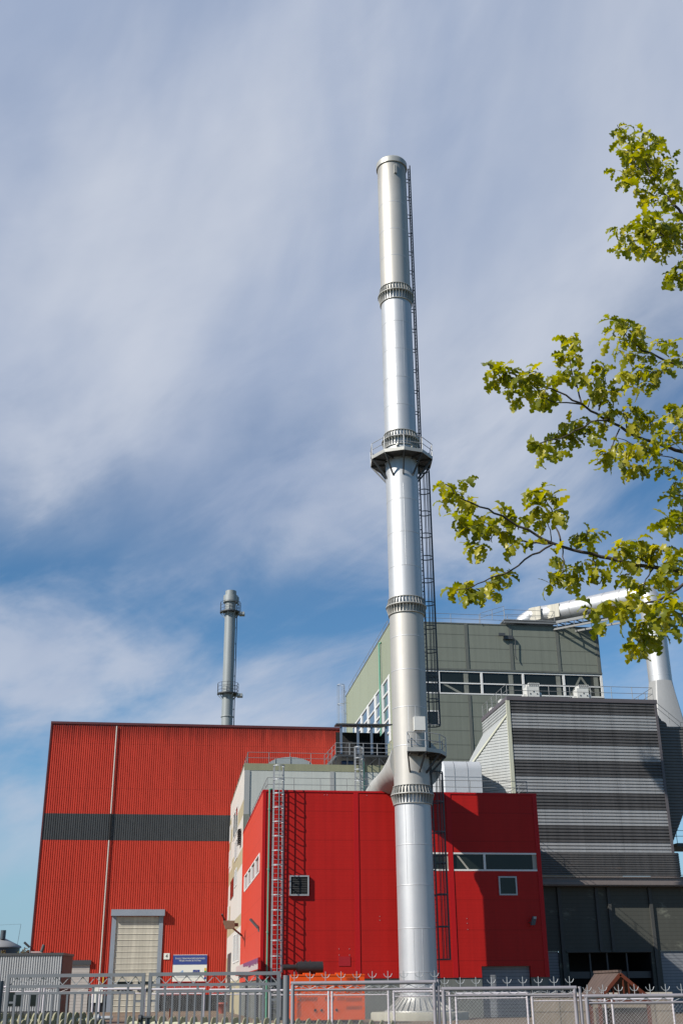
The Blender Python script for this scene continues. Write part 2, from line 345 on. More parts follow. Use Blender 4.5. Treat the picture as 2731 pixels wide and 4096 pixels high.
def railing(mb, pts, h=1.1, r=0.028, step=1.6, rails=(1.0, 0.55), m=0, closed=False):
    P = [Vector(p) for p in pts]
    if closed: P.append(P[0])
    for i in range(len(P)-1):
        a, b = P[i], P[i+1]; L_ = (b-a).length; n = max(1, round(L_/step))
        for k in range(n+(1 if i == len(P)-2 and not closed else 0)):
            q = a.lerp(b, k/n); mb.tube(q, q+Vector((0,0,h)), r, None, 5, m)
        for f in rails: mb.tube(a+Vector((0,0,h*f)), b+Vector((0,0,h*f)), r*0.85, None, 5, m)
    return mb
def ladder(mbl, mbc, c, th, z0, z1, off=0.25, w=0.48, cz0=None, cz1=None, R=0.40, rung=0.3, hoop=1.5, rr=0.03, bars=7, standoff=1.5, sw=0.065):
    """ladder whose outward normal points along angle th; c = (u,v) of the wall point; cage z-range optional"""
    n = Vector((cos(th), sin(th), 0)); t = Vector((-sin(th), cos(th), 0)); b = Vector((c[0], c[1], 0)) + n*off
    for sgn in (-1, 1): mbl.bar(b+t*sgn*w/2+Vector((0,0,z0)), b+t*sgn*w/2+Vector((0,0,z1)), sw, sw*0.8)
    z = z0+0.2
    while z < z1: mbl.tube(b-t*w/2+Vector((0,0,z)), b+t*w/2+Vector((0,0,z)), 0.016, None, 4); z += rung
    z = z0+0.6
    if standoff:
        while z < z1:
            for sgn in (-1, 1): mbl.bar(b+t*sgn*w/2+Vector((0,0,z)), b+t*sgn*w/2-n*off+Vector((0,0,z)), 0.05)
            z += standoff
    if cz0 is not None:
        cc = b + n*(R*0.95); a0 = -pi*0.79; a1 = pi*0.79
        cnt = max(2, int(round((cz1-cz0)/hoop)))
        for k in range(cnt+1):
            zz = cz0+(cz1-cz0)*k/cnt; nn = 14
            pts = [cc + (n*cos(a0+(a1-a0)*i/nn)+t*sin(a0+(a1-a0)*i/nn))*R + Vector((0,0,zz)) for i in range(nn+1)]
            for i in range(nn):
                mbc.bar(pts[i], pts[i+1], 0.02, 0.075)
            mbc.bar(pts[0], b-t*w/2+Vector((0,0,zz)), 0.03); mbc.bar(pts[-1], b+t*w/2+Vector((0,0,zz)), 0.03)
        for i in range(bars):
            a = -pi*0.62+pi*1.24*i/(bars-1); q = cc+(n*cos(a)+t*sin(a))*R
            mbc.bar(q+Vector((0,0,cz0)), q+Vector((0,0,cz1)), 0.042, 0.042)
def caged_ladder(parent, mats, *a, name='caged_ladder', **k):
    l = MB(); cg = MB(); ladder(l, cg, *a, **k)
    o = l.build(name, mats, parent)
    if cg.v:
        cg.build('safety_cage', mats, o)
    return o
def louvre(parent, u0, u1, z0, z1, v, name='louvre', depth=0.22, frame_m=None, blade_m=None, pitch=0.11):
    f = MB(); t = 0.09
    f.box((u0, v-depth, z0), (u1, v, z0+t)); f.box((u0, v-depth, z1-t), (u1, v, z1))
    f.box((u0, v-depth, z0+t), (u0+t, v, z1-t)); f.box((u1-t, v-depth, z0+t), (u1, v, z1-t))
    o = f.build(name, frame_m or m_galv, parent)
    b = MB(); z = z0+t+pitch*0.3
    while z < z1-t-pitch*0.4:
        b.quad((u0+t, v-depth*0.85, z), (u1-t, v-depth*0.85, z), (u1-t, v-depth*0.35, z+pitch*0.9), (u0+t, v-depth*0.35, z+pitch*0.9)); z += pitch
    b.quad((u0+t, v-0.02, z0+t), (u1-t, v-0.02, z0+t), (u1-t, v-0.02, z1-t), (u0+t, v-0.02, z1-t))
    b.build('blades', blade_m or m_lowdark, o)
    return o
def text_mesh(txt, size, mat_, parent, loc, align='CENTER', shear=0.0, name='lettering', width=None, rot=None, extr=0.004):
    cu = bpy.data.curves.new('t', 'FONT'); cu.body = txt; cu.size = size; cu.align_x = align; cu.align_y = 'CENTER'; cu.extrude = extr; cu.shear = shear; cu.resolution_u = 2
    to = bpy.data.objects.new('t', cu); COL.objects.link(to)
    me = bpy.data.meshes.new_from_object(to.evaluated_get(bpy.context.evaluated_depsgraph_get()))
    bpy.data.objects.remove(to); bpy.data.curves.remove(cu)
    xs = [v.co.x for v in me.vertices]; k = (width/(max(xs)-min(xs))) if width and xs else 1.0
    for v in me.vertices: v.co.x *= k
    me.transform(rot or Matrix.Rotation(pi/2, 4, 'X')); me.materials.clear(); me.materials.append(mat_)
    o = bpy.data.objects.new(name, me); COL.objects.link(o); o.parent = parent
    o.location = Vector(loc)-Vector(parent['_b']); o['_b'] = parent['_b']; o['_f'] = parent['_f']
    return o
#==BUILD==
# ================================================================== GROUND
gm = MB(); gm.add([(-3000,-300,0),(3000,-300,0),(3000,4500,0),(-3000,4500,0)], [(0,1,2,3)])
o = gm.build('ground', grass_mat(), None, (0,0,0), 'world', kind='structure')
gm = MB(); gm.add([(-75,24,0.004),(75,24,0.004),(75,215,0.004),(-75,215,0.004)], [(0,1,2,3)])
o = gm.build('yard', ground_mat(), None, (0,0,0), 'world', kind='structure')

# ================================================================== RED FRONT BUILDING (v = 0)
RU, RZ, PZ = 19.65, 14.65, 2.46
B = thing('red_building', 'bright red panel-clad building with flat railed roof behind the tall silver chimney', 'building', (0,0,0))
DU0, DU1, DZ = 14.95, 18.36, 3.17            # roller door opening
WU0, WU1, WZ0, WZ1 = 11.6, 19.62, 9.33, 10.56  # strip window
w = MB()
def wall_holes(mb, u0, u1, z0, z1, v, holes, m=0, axis='v'):
    """facade rectangle with rectangular holes (u0,u1,z0,z1), all as flush quads"""
    us = sorted({u0, u1, *[h[0] for h in holes], *[h[1] for h in holes]}); zs = sorted({z0, z1, *[h[2] for h in holes], *[h[3] for h in holes]})
    us = [x for x in us if u0 <= x <= u1]; zs = [x for x in zs if z0 <= x <= z1]
    for i in range(len(us)-1):
        for j in range(len(zs)-1):
            cu, cz = (us[i]+us[i+1])/2, (zs[j]+zs[j+1])/2
            if any(h[0] < cu < h[1] and h[2] < cz < h[3] for h in holes): continue
            if axis == 'v': mb.quad((us[i],v,zs[j]),(us[i+1],v,zs[j]),(us[i+1],v,zs[j+1]),(us[i],v,zs[j+1]), m)
            else: mb.quad((v,us[i+1],zs[j]),(v,us[i],zs[j]),(v,us[i],zs[j+1]),(v,us[i+1],zs[j+1]), m)
hl = [(DU0,DU1,PZ,DZ),(WU0,WU1,WZ0,WZ1)]
wall_holes(w, 0, RU, PZ, RZ, 0, hl)
w.quad((RU,0,PZ),(RU,22.9,PZ),(RU,22.9,RZ),(RU,0,RZ))
w.quad((DU1,0,PZ),(DU1,0.5,PZ),(DU1,0.5,DZ),(DU1,0,DZ)); w.quad((DU0,0.5,PZ),(DU0,0,PZ),(DU0,0,DZ),(DU0,0.5,DZ)); w.quad((DU0,0,DZ),(DU1,0,DZ),(DU1,0.5,DZ),(DU0,0.5,DZ))
w.build('wall', m_red, B)
SV0, SV1, SZ0, SZ1 = 2.2, 19.1, 9.38, 10.7
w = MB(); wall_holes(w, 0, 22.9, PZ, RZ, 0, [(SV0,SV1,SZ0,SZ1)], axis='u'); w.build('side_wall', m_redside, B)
w = MB(); w.box((0.05,0.05,RZ-0.35),(RU-0.05,22.85,RZ-0.15)); w.build('roof', m_greytrim, B)
w = MB()
w.box((-0.03,-0.05,RZ-0.08),(RU+0.03,0.12,RZ+0.05)); w.box((-0.03,0.12,RZ-0.08),(0.12,22.9,RZ+0.05)); w.box((RU-0.12,0.12,RZ-0.08),(RU+0.03,22.9,RZ+0.05))
for a, b in ((0.0,0.20),(6.35,6.68),(12.98,13.32),(19.35,RU)):
    w.box((a-0.005,-0.045,PZ+0.01),(b+0.005,-0.003,RZ-0.081))
w.box((7.05,-0.02,PZ+0.01),(7.09,-0.003,RZ-0.09)) if False else None
w.build('flashing', m_redtrim, B)
w = MB(); wall_holes(w, 0.06, RU-0.06, 0, PZ, 0.06, [(DU0,DU1,0,PZ)]); w.quad((0.06,22.8,0),(0.06,0.06,0),(0.06,0.06,PZ),(0.06,22.8,PZ)); w.quad((RU-0.06,0.06,0),(RU-0.06,22.8,0),(RU-0.06,22.8,PZ),(RU-0.06,0.06,PZ))
w.build('plinth', m_plinth, B)
d = MB(); d.quad((DU0,0.35,0),(DU1,0.35,0),(DU1,0.35,DZ),(DU0,0.35,DZ)); d.build('roller_door', m_rollg, B)
# strip window
f = MB(); t = 0.11
f.box((WU0,-0.02,WZ0),(WU1,0.14,WZ0+t)); f.box((WU0,-0.02,WZ1-t),(WU1,0.14,WZ1))
for u in (11.66, 15.57, 19.50): f.box((u-0.07 if u < 19 else u-0.06,-0.025,WZ0+t),(u+0.08,0.13,WZ1-t))
wf = f.build('window', m_white, B)
f = MB(); f.quad((WU0,0.10,WZ0+t),(WU1,0.10,WZ0+t),(WU1,0.10,WZ1-t),(WU0,0.10,WZ1-t)); f.build('glass', m_glass, wf)
f = MB(); f.bar((13.6,0.07,WZ1-t),(14.4,0.07,WZ0+t),0.02,0.12); f.build('inner_brace', mat('seen inside steel',(0.30,0.29,0.25),0.6), wf)
for a, b in ((12.75,13.0),(19.05,19.38)): f = MB(); f.box((a,0.065,WZ0+t),(b,0.08,WZ1-t)); f.build('inner_column', mat('seen inside steel',(0.30,0.29,0.25),0.6), wf)
# small square window
f = MB(); u0_, u1_, z0_, z1_ = 16.48, 17.78, 7.72, 8.98; t = 0.10
f.box((u0_,-0.09,z0_),(u1_,-0.002,z0_+t)); f.box((u0_,-0.09,z1_-t),(u1_,-0.002,z1_)); f.box((u0_,-0.09,z0_+t),(u0_+t,-0.002,z1_-t)); f.box((u1_-t,-0.09,z0_+t),(u1_,-0.002,z1_-t))
wf = f.build('window', m_galv, B)
f = MB(); f.quad((u0_+t,-0.03,z0_+t),(u1_-t,-0.03,z0_+t),(u1_-t,-0.03,z1_-t),(u0_+t,-0.03,z1_-t)); f.build('glass', m_glass, wf)
# side window band
f = MB(); t = 0.1
f.box((-0.03,SV0,SZ0),(0.12,SV1,SZ0+t)); f.box((-0.03,SV0,SZ1-t),(0.12,SV1,SZ1))
for k in range(5):
    v = SV0+0.12+(SV1-SV0-0.24)*k/4; f.box((-0.05,v-0.28,SZ0+t),(0.11,v+0.28,SZ1-t))
wf = f.build('window', m_white, B)
f = MB(); f.quad((0.06,SV1,SZ0+t),(0.06,SV0,SZ0+t),(0.06,SV0,SZ1-t),(0.06,SV1,SZ1-t)); f.build('glass', m_glassr, wf)
louvre(B, 1.88, 3.20, 7.66, 8.97, -0.002)
f = MB(); f.box((5.22,-0.035,3.24),(6.0,-0.002,3.83)); f.build('access_panel', mat('fresh red panel',(0.30,0.006,0.010),0.4), B)
f = MB()
for u, z in ((5.25,3.92),(5.95,3.92),(5.25,4.3),(5.95,4.3),(8.05,6.35),(8.05,6.1),(14.1,6.2),(14.1,5.9),(14.12,5.5),(4.3,14.4),(4.5,14.4),(7.3,14.4),(10.2,14.4)):
    f = MB(); f.box((u-0.02,-0.025,z-0.02),(u+0.02,-0.002,z+0.02)); f.build('fixing_bolt', m_galv, B)
p = MB(); p.path([(0.62,-0.02,14.75),(0.44,-0.12,14.7),(0.44,-0.12,0.0)], 0.06, 8)
for z in range(1, 15, 4): p.tube((0.44,-0.12,z+0.3),(0.44,-0.12,z+0.42),0.085,None,8)
p.build('downpipe', m_pipe_g, B)
caged_ladder(B, m_galv, (1.03,0), -pi/2, 0.2, 16.2, cz0=2.9, cz1=16.25, hoop=0.94, off=0.22, w=0.62, R=0.40, bars=5, standoff=1.9)
r_ = MB(); railing(r_, [(0.35,22.0,RZ),(0.35,0.9,RZ),(7.9,0.9,RZ)], 1.05, 0.025, 2.0); railing(r_, [(10.8,0.9,RZ),(19.3,0.9,RZ),(19.3,9.0,RZ)], 1.05, 0.025, 2.3)
r_.build('roof_railing', m_rail, B)
# security lamp on the front wall, lamp bracket on the side wall, fascia over the side entrance
f = MB(); f.tube((18.45,-0.02,5.92),(18.55,-0.35,5.95),0.03,None,6); f.add([(18.45,-0.5,5.75),(18.75,-0.5,5.75),(18.9,-0.5,6.3),(18.62,-0.5,6.32),(18.45,-0.3,5.75),(18.75,-0.3,5.75),(18.9,-0.36,6.3),(18.62,-0.36,6.32)],[(0,1,2,3),(7,6,5,4),(0,4,5,1),(1,5,6,2),(2,6,7,3),(3,7,4,0)])
f.box((18.66,-0.52,6.16),(18.86,-0.5,6.3),1); f.build('floodlight', [m_galvd, m_greytrim], B)
f = MB(); f.bar((-0.02,1.3,5.45),(-0.10,1.35,5.75),0.08); f.bar((-0.08,1.35,5.7),(-0.55,2.2,6.3),0.16,0.12); f.build('lamp_bracket', m_galvd, B)
f = MB(); f.box((-0.24,-1.3,3.06),(-0.06,24.5,3.74)); fo = f.build('fascia', [m_awn], B)
f = MB(); rr = random.Random(3); v = -1.28
while v < 14.0:
    q = v+rr.uniform(0.25,0.7); f.box((-0.262,v,3.74-rr.uniform(0.20,0.42)*(1.0 if v < 10 else 0.6)),(-0.241,q,3.742)); v = q
f.build('peeling_paint', m_purple, fo)
f = MB(); f.box((-0.245,-1.34,3.04),(-0.055,-1.301,3.77)); f.box((-0.26,-1.3,3.0),(-0.04,24.5,3.058)); f.build('fascia_trim', m_red, fo)
f = MB(); f.box((-0.30,-0.9,0),(-0.12,-0.7,3.0)); f.build('fascia_post', m_galvd, fo); f = MB(); f.box((-0.30,10.0,0),(-0.12,10.3,3.0)); f.build('fascia_post', m_galvd, fo)

# ================================================================== PALE BUILDING (behind, v = 23 .. 48)
PU1, PTOP = 15.6, 20.8
B = thing('pale_building', 'pale grey panel building with beige-banded window side and railed roof', 'building', (0,23,0))
w = MB(); w.quad((0,23,0),(PU1,23,0),(PU1,23,PTOP-0.62),(0,23,PTOP-0.62)); w.quad((PU1,23,0),(PU1,47.5,0),(PU1,47.5,PTOP-0.62),(PU1,23,PTOP-0.62)); w.build('wall', m_pale, B)
w = MB(); w.box((-0.03,22.97,PTOP-0.62),(PU1,23.2,PTOP)); w.box((-0.03,23.2,PTOP-0.10),(0.15,47.5,PTOP)); w.build('parapet', m_olive, B)
w = MB(); w.box((0.2,23.2,PTOP-0.4),(PU1,47.5,PTOP-0.25)); w.build('roof', m_greytrim, B)
w = MB()
for a, b in ((0.0,0.48),(7.75,8.15),(12.4,12.75)): w = MB(); w.box((a,22.92,10),(b,22.998,PTOP-0.63)); w.build('pilaster', mat('grey pilaster',(0.27,0.275,0.27),0.5,var=0.08), B)
w = MB(); w.box((-0.02,22.9,14.4),(0.5,22.918,16.3)); w.box((0.5,22.96,14.4),(1.1,22.995,16.3)); w.build('corner_band', mat('grey green corner sheet',(0.15,0.155,0.13),0.5), B)
w = MB(); bands = [(0,2.7,1),(2.7,7.0,0),(7.0,8.0,1),(8.0,12.1,0),(12.1,13.5,1),(13.5,16.3,0),(16.3,17.65,1),(17.65,20.7,0)]
for za, zb, mi in bands: w.quad((0,47.5,za),(0,23,za),(0,23,zb),(0,47.5,zb), mi)
for va, vb, za, zb in ((44.5,47.5,14.6,19.0),(36.5,41,12.1,14.2),(42.2,47.5,7.0,9.9),(36,40,16.3,18.1),(42.5,47.5,3.0,5.0)):   # offset beige panels
    w.quad((-0.012,vb,za),(-0.012,va,za),(-0.012,va,zb),(-0.012,vb,zb), 1)
w.build('side_wall', [m_white_p, m_beige_p], B)
def side_window(va, vb, z0, z1, mull=1):
    f = MB(); t = 0.12
    f.box((-0.05,va,z0),(-0.013,vb,z0+t)); f.box((-0.05,va,z1-t),(-0.013,vb,z1)); f.box((-0.05,va,z0+t),(-0.013,va+0.45,z1-t)); f.box((-0.05,vb-0.45,z0+t),(-0.013,vb,z1-t))
    for k in range(mull): c = va+(vb-va)*(k+1)/(mull+1); f.box((-0.06,c-0.2,z0+t),(-0.013,c+0.2,z1-t))
    o = f.build('window', m_white, B)
    f = MB(); f.quad((-0.016,vb-0.45,z0+t),(-0.016,va+0.45,z0+t),(-0.016,va+0.45,z1-t),(-0.016,vb-0.45,z1-t)); f.build('pane', m_glass, o)
for va, vb, z0, z1 in ((32.0,40.2,16.0,18.6),(45.4,47.3,16.6,18.4),(31.6,36.2,13.5,15.4),(44.8,47.3,14.0,15.7),(31.2,35.3,11.0,12.6),(44.8,47.3,8.7,10.1),(24.8,29.0,4.2,6.6),(30.0,34.2,4.2,6.7)):
    side_window(va, vb, z0, z1)
f = MB(); f.box((-0.055,36.6,10.4),(-0.013,42.4,12.2)); f.build('dark_window', m_glass, B)
f = MB()
for k in range(9): f.add([(-0.02,25.4,14.1+k*0.16),(-0.30,25.4,14.05+k*0.16),(-0.30,27.4,14.05+k*0.16),(-0.02,27.4,14.18+k*0.16)],[(0,1,2,3)])
f.build('louvre', m_galvd, B)
f = MB(); f.box((-0.06,38.0,0.0),(-0.013,44.0,5.3)); f.build('door', m_lowdark, B)
r_ = MB(); railing(r_, [(0.3,47,PTOP),(0.3,23.5,PTOP),(8.0,23.5,PTOP)], 1.1, 0.028, 2.0); r_.build('roof_railing', m_rail, B)
f = MB(); rings = []
for v in (25.4, 27.6, 30.2): rings.append([(4.37+2.25*cos(pi*i/14), v, PTOP+0.05+1.05*sin(pi*i/14)) for i in range(15)])
f.loft(rings, 0, True, True)
dome = f.build('roof_light', mat('milky roof light',(0.25,0.27,0.27),0.3,var=0.15), B)
f = MB()
for k in (3, 7, 10): 
    a = pi*k/14; f = MB()
    f.bar((4.37+2.27*cos(a),25.37,PTOP+0.05),(4.37+2.27*cos(a),25.37,PTOP+0.1+1.05*sin(a)),0.05); f.build('glazing_bar', m_greytrim, dome)
caged_ladder(B, m_galv, (10.35,22.98), -pi/2, 14.7, 22.3, cz0=17.2, cz1=22.3, hoop=1.1, off=0.25, w=0.62, R=0.42, bars=5, standoff=1.5)
p = MB(); p.path([(10.62,22.9,21.2),(10.85,22.85,21.1),(10.85,22.85,14.7)], 0.07, 8); p.build('downpipe', m_pipe_g, B)
f = MB(); f.path([(12.6,22.5,20.0),(12.9,22.4,19.3),(13.2,22.4,19.2)],0.32,10); f.build('vent_pipe', m_exh, B)

# open steel shelter on the pale roof
T = thing('roof_shelter', 'open dark steel shelter with flat canopy standing on the pale roof', 'shelter', (8.5,24,PTOP))
f = MB(); f.add([(8.55,24.3,24.8),(13.95,24.3,24.85),(13.6,29,25.6),(9.0,29,25.6),(8.55,24.3,24.92),(13.95,24.3,24.97),(13.6,29,25.72),(9.0,29,25.72)],[(3,2,1,0),(4,5,6,7),(0,1,5,4),(1,2,6,5),(2,3,7,6),(3,0,4,7)]); f.build('canopy', mat('dark canopy sheet',(0.035,0.037,0.042),0.5), T)
for u in (9.05, 10.65, 11.95, 13.35):
    f = MB(); f.box((u-0.1,24.5,22.1),(u+0.1,24.7,24.82)); f.build('post', m_bluest, T)
f = MB(); f.box((8.4,24.4,21.85),(13.8,28.8,22.02)); f.build('deck', m_galvd, T)
f = MB(); f.box((9.9,26.0,22.03),(13.2,28.2,23.6)); f.build('machine', m_black, T)
f = MB(); f.quad((9.1,28.6,22.05),(13.5,28.6,22.05),(13.5,28.6,25.0),(9.1,28.6,25.0)); f.quad((13.5,28.6,22.05),(13.5,24.9,22.05),(13.5,24.9,24.7),(13.5,28.6,24.7)); f.build('back_sheet', m_black, T)
f = MB(); railing(f, [(8.5,24.42,22.0),(13.75,24.42,22.0)], 1.1, 0.03, 1.25, (1.0,0.62,0.25)); f.build('railing', m_galv, T)
f = MB()
for u in (8.5, 9.6, 11.2, 12.6, 13.7):
    for v in (24.5, 28.5): f = MB(); f.bar((u,v,PTOP),(u,v,21.9),0.1); f.build('leg', m_galvd, T)
for p_, q_ in (((11.4,24.5,20.9),(12.4,24.5,21.8)),((13.4,24.5,20.9),(12.6,24.5,21.8))): f = MB(); f.bar(p_,q_,0.06); f.build('brace', m_galvd, T)
f = MB()
for k in range(6): f.box((7.55+k*0.17,24.4,20.95+k*0.17),(7.82+k*0.17,25.4,20.99+k*0.17))
f.bar((7.5,24.4,20.8),(8.5,24.4,21.9),0.05,0.2); railing(f, [(7.45,24.38,20.85),(8.5,24.38,22.0)], 1.05, 0.028, 0.45); f.build('steps', m_rail, T)
f = MB(); f.tube((9.2,25.5,21.45),(10.3,25.5,21.45),0.22,None,10); f.build('drum', mat('blue drum',(0.02,0.05,0.12),0.5), T)

# ================================================================== RED HALL (v = 48)
HV, HU0, HU1, HT = 48.0, -20.08, 12.3, 29.6
B = thing('red_hall', 'huge red corrugated steel hall with a charcoal band and tall roller door', 'building', (-20,48,0))
def corrugate(mb, u0, u1, z0, z1, v, pitch=0.235, depth=0.05, m=0):
    n = int(round((u1-u0)/pitch)); pu = (u1-u0)/n; pts = []
    for k in range(n):
        a = u0+k*pu; pts += [(a, v), (a+pu*0.22, v-depth), (a+pu*0.62, v-depth), (a+pu*0.84, v)]
    pts.append((u1, v)); vs = [(p[0],p[1],z0) for p in pts]+[(p[0],p[1],z1) for p in pts]; c = len(pts)
    mb.add(vs, [(i, i+1, c+i+1, c+i) for i in range(c-1)], m)
HD = (-11.62, -7.16, 9.20)   # door opening
w = MB()
corrugate(w, HU0, HU1, 19.73, HT-0.12, HV); corrugate(w, HU0, HD[0], 1.55, 16.96, HV); corrugate(w, HD[1], HU1, 1.55, 16.96, HV); corrugate(w, HD[0], HD[1], HD[2], 16.96, HV)
w.build('wall', m_hall, B)
w = MB(); corrugate(w, HU0, HU1, 16.96, 19.73, HV-0.012); w.build('dark_band', m_hallband, B)
w = MB(); corrugate(w, HU0, HD[0], 0, 1.55, HV-0.01); corrugate(w, HD[1], HU1, 0, 1.55, HV-0.01); w.build('plinth_band', m_hallband, B)
w = MB(); w.quad((HU0,HV+35,0),(HU0,HV,0),(HU0,HV,HT),(HU0,HV+35,HT)); w.quad((HU1,HV,0),(HU1,HV+35,0),(HU1,HV+35,HT),(HU1,HV,HT)); w.quad((HU1,HV+35,0),(HU0,HV+35,0),(HU0,HV+35,HT),(HU1,HV+35,HT)); w.build('side_wall', m_hall, B)
w = MB(); w.box((HU0,HV,HT-0.35),(HU1,HV+35,HT-0.12)); w.build('roof', m_greytrim, B)
w = MB(); w.box((HU0-0.08,HV-0.14,HT-0.13),(HU1,HV+0.15,HT+0.12)); w.box((HU0-0.08,HV-0.11,0),(HU0+0.06,HV-0.002,HT-0.14)); w.build('roof_trim', m_darkred, B)
d = MB(); nsl = 16
for k in range(nsl):
    z0 = HD[2]*k/nsl; z1 = HD[2]*(k+1)/nsl
    d.quad((HD[0],HV-0.02,z0+0.05),(HD[1],HV-0.02,z0+0.05),(HD[1],HV-0.045,z1),(HD[0],HV-0.045,z1)); d.quad((HD[0],HV-0.09,z0),(HD[1],HV-0.09,z0),(HD[1],HV-0.02,z0+0.05),(HD[0],HV-0.02,z0+0.05))
do = d.build('roller_door', m_cream, B)
f = MB(); f.box((HD[0]-0.45,HV-0.16,0),(HD[0],HV+0.0,HD[2]+0.05)); f.box((HD[1],HV-0.16,0),(HD[1]+0.42,HV,HD[2]+0.05)); f.box((HD[0]-0.55,HV-0.62,HD[2]+0.05),(HD[1]+0.55,HV,HD[2]+0.68)); f.build('door_frame', mat('blue grey door frame',(0.22,0.25,0.29),0.45), do)
for zc in (2.75, 2.05):
    for uc_ in (-10.35, -8.25):
        f = MB(); f.box((uc_-0.75,HV-0.10,zc-0.14),(uc_+0.75,HV-0.092,zc+0.14)); f.build('door_window', m_glass, do)
p = MB(); p.path([(-12.93,HV-0.2,HT-0.3),(-12.93,HV-0.2,19.73)],0.075,8,0); p.path([(-12.93,HV-0.2,19.73),(-12.93,HV-0.2,16.96)],0.09,8,1); p.path([(-12.93,HV-0.2,16.96),(-12.93,HV-0.2,0.2)],0.075,8,0)
p.build('downpipe', [mat('grey white downpipe',(0.46,0.42,0.38),0.5), m_black], B)
d = MB(); d.quad((-16.1,HV-0.11,0),(-14.0,HV-0.11,0),(-14.0,HV-0.11,4.5),(-16.1,HV-0.11,4.5)); dd = d.build('roller_door', mat('pale small roller door',(0.40,0.37,0.34),0.55,lines=[(2,0.3,0,0.05,0.3)]), B)
f = MB(); f.box((-16.2,HV-0.32,4.5),(-13.9,HV-0.09,4.95)); f.build('shutter_box', m_galvd, dd)
f = MB(); f.box((-13.6,HV-0.24,0.9),(-12.5,HV-0.12,2.5)); f.build('white_cabinet', m_signw, B)
f = MB(); f.bar((-20.05,HV-0.25,5.75),(-18.9,HV-0.3,5.75),0.12); f.bar((-18.95,HV-0.3,5.75),(-18.95,HV-0.3,0),0.12); f.tube((-18.95,HV-0.6,5.7),(-18.75,HV-0.6,6.45),0.17,None,8,1); f.tube((-20.2,HV-0.2,6.2),(-20.8,HV-0.3,6.7),0.11,None,8,1); f.build('floodlight', [m_awn, m_galvd], B)
f = MB(); f.box((-12.62,HV-0.2,2.7),(-12.5,HV-0.12,3.4)); f.build('orange_beacon', m_yel, B)

# number plate and site board on the hall
T = thing('number_plate', 'small square white plate with the number 4 beside the tall roller door', 'sign', (-6.2,HV-0.09,5.28))
f = MB(); f.box((-6.51,HV-0.12,4.98),(-5.90,HV-0.078,5.58)); f.build('plate', m_signw, T)
text_mesh('4', 0.52, m_black2, T, (-6.2,HV-0.128,5.29), name='number')
T = thing('site_board', 'blue and white construction information board on the red hall wall', 'sign', (-3.75,HV-0.09,2.8))
f = MB(); f.box((-5.52,HV-0.16,2.84),(-2.0,HV-0.08,5.42)); f.build('board', m_signw, T)
f = MB(); f.box((-5.52,HV-0.168,4.45),(-2.0,HV-0.161,5.38)); f.build('blue_header', m_blue, T)
f = MB(); f.box((-5.54,HV-0.17,2.78),(-1.98,HV-0.162,2.84)); f.build('red_edge', m_redp, T)
text_mesh('ŠIAULIŲ TERMOFIKACINĖS ELEKTRINĖS', 0.2, m_signw, T, (-3.76,HV-0.175,5.05), width=3.05)
text_mesh('PROJEKTAVIMAS IR STATYBA', 0.2, m_signw, T, (-3.76,HV-0.175,4.83), width=2.25)
text_mesh('Kuriame Lietuvos ateitį', 0.26, m_lett, T, (-4.0,HV-0.165,3.28), width=2.3, shear=0.3)
f = MB(); f.box((-3.42,HV-0.17,3.5),(-2.72,HV-0.161,3.95)); fl = f.build('flag', m_blue, T)
f = MB()
for k in range(12):
    a = 2*pi*k/12; cx_, cz_ = -3.07+0.15*cos(a), 3.725+0.15*sin(a)
    f.add([(cx_+(0.03 if i % 2 == 0 else 0.012)*cos(pi/2+pi*i/5), HV-0.173, cz_+(0.03 if i % 2 == 0 else 0.012)*sin(pi/2+pi*i/5)) for i in range(10)], [tuple(range(10))])
f.build('stars', m_yel, fl)
f = MB()
for a, b, c in ((-4.55,3.72,0.14),(-4.72,3.66,0.09),(-4.42,3.62,0.10),(-4.5,3.84,0.09)):
    f.add([(a+c*cos(2*pi*i/9),HV-0.165,b+c*0.9*sin(2*pi*i/9)) for i in range(9)],[tuple(range(9))])
f.build('map_emblem', m_lblue, T)
for k, (mm, za, zb) in enumerate(((m_yel,3.85,4.12),(m_grn,3.55,3.84),(m_redp,3.28,3.5),(m_blue,3.02,3.26))):
    f = MB(); f.box((-2.25,HV-0.168,za),(-2.03,HV-0.161,zb)); f.build('colour_strip', mm, T)
# ================================================================== MAIN CHIMNEY
CU, CV, CR, CH = 9.565, -4.95, 1.2, 66.2   # shaft modelled on its own axis, set in place below
T = thing('chimney', 'tall shiny silver steel chimney with bolted flange rings and two platforms', 'chimney', (CU,CV,0.5))
def P3(r, a, z): return (CU+r*cos(a), CV+r*sin(a), z)
w = MB()
segs = [(1.25,12.98),(14.22,26.11),(27.31,39.19),(40.44,52.08),(53.54,65.0)]
prof = [(CR,1.0),(CR,CH-0.3)]
for za, zb, mi in ((1.0,13.6,0),(13.6,26.7,2),(26.7,39.84,0),(39.84,52.8,0),(52.8,CH-0.3,2)): w.lathe((CU,CV), [(CR,za),(CR,zb)], 72, mi)
w.lathe((CU,CV), [(CR-0.10,CH-4),(CR-0.10,CH-0.2)], 48, 1)
for z in [2.72,5.3,7.9,10.4,16.8,19.4,22.0,24.4,29.6,32.2,34.8,42.6,45.0,47.5,50.0,56.2,58.8,61.5]:
    w.lathe((CU,CV), [(CR,z-0.03),(CR+0.005,z-0.028),(CR+0.005,z+0.028),(CR,z+0.03)], 72)
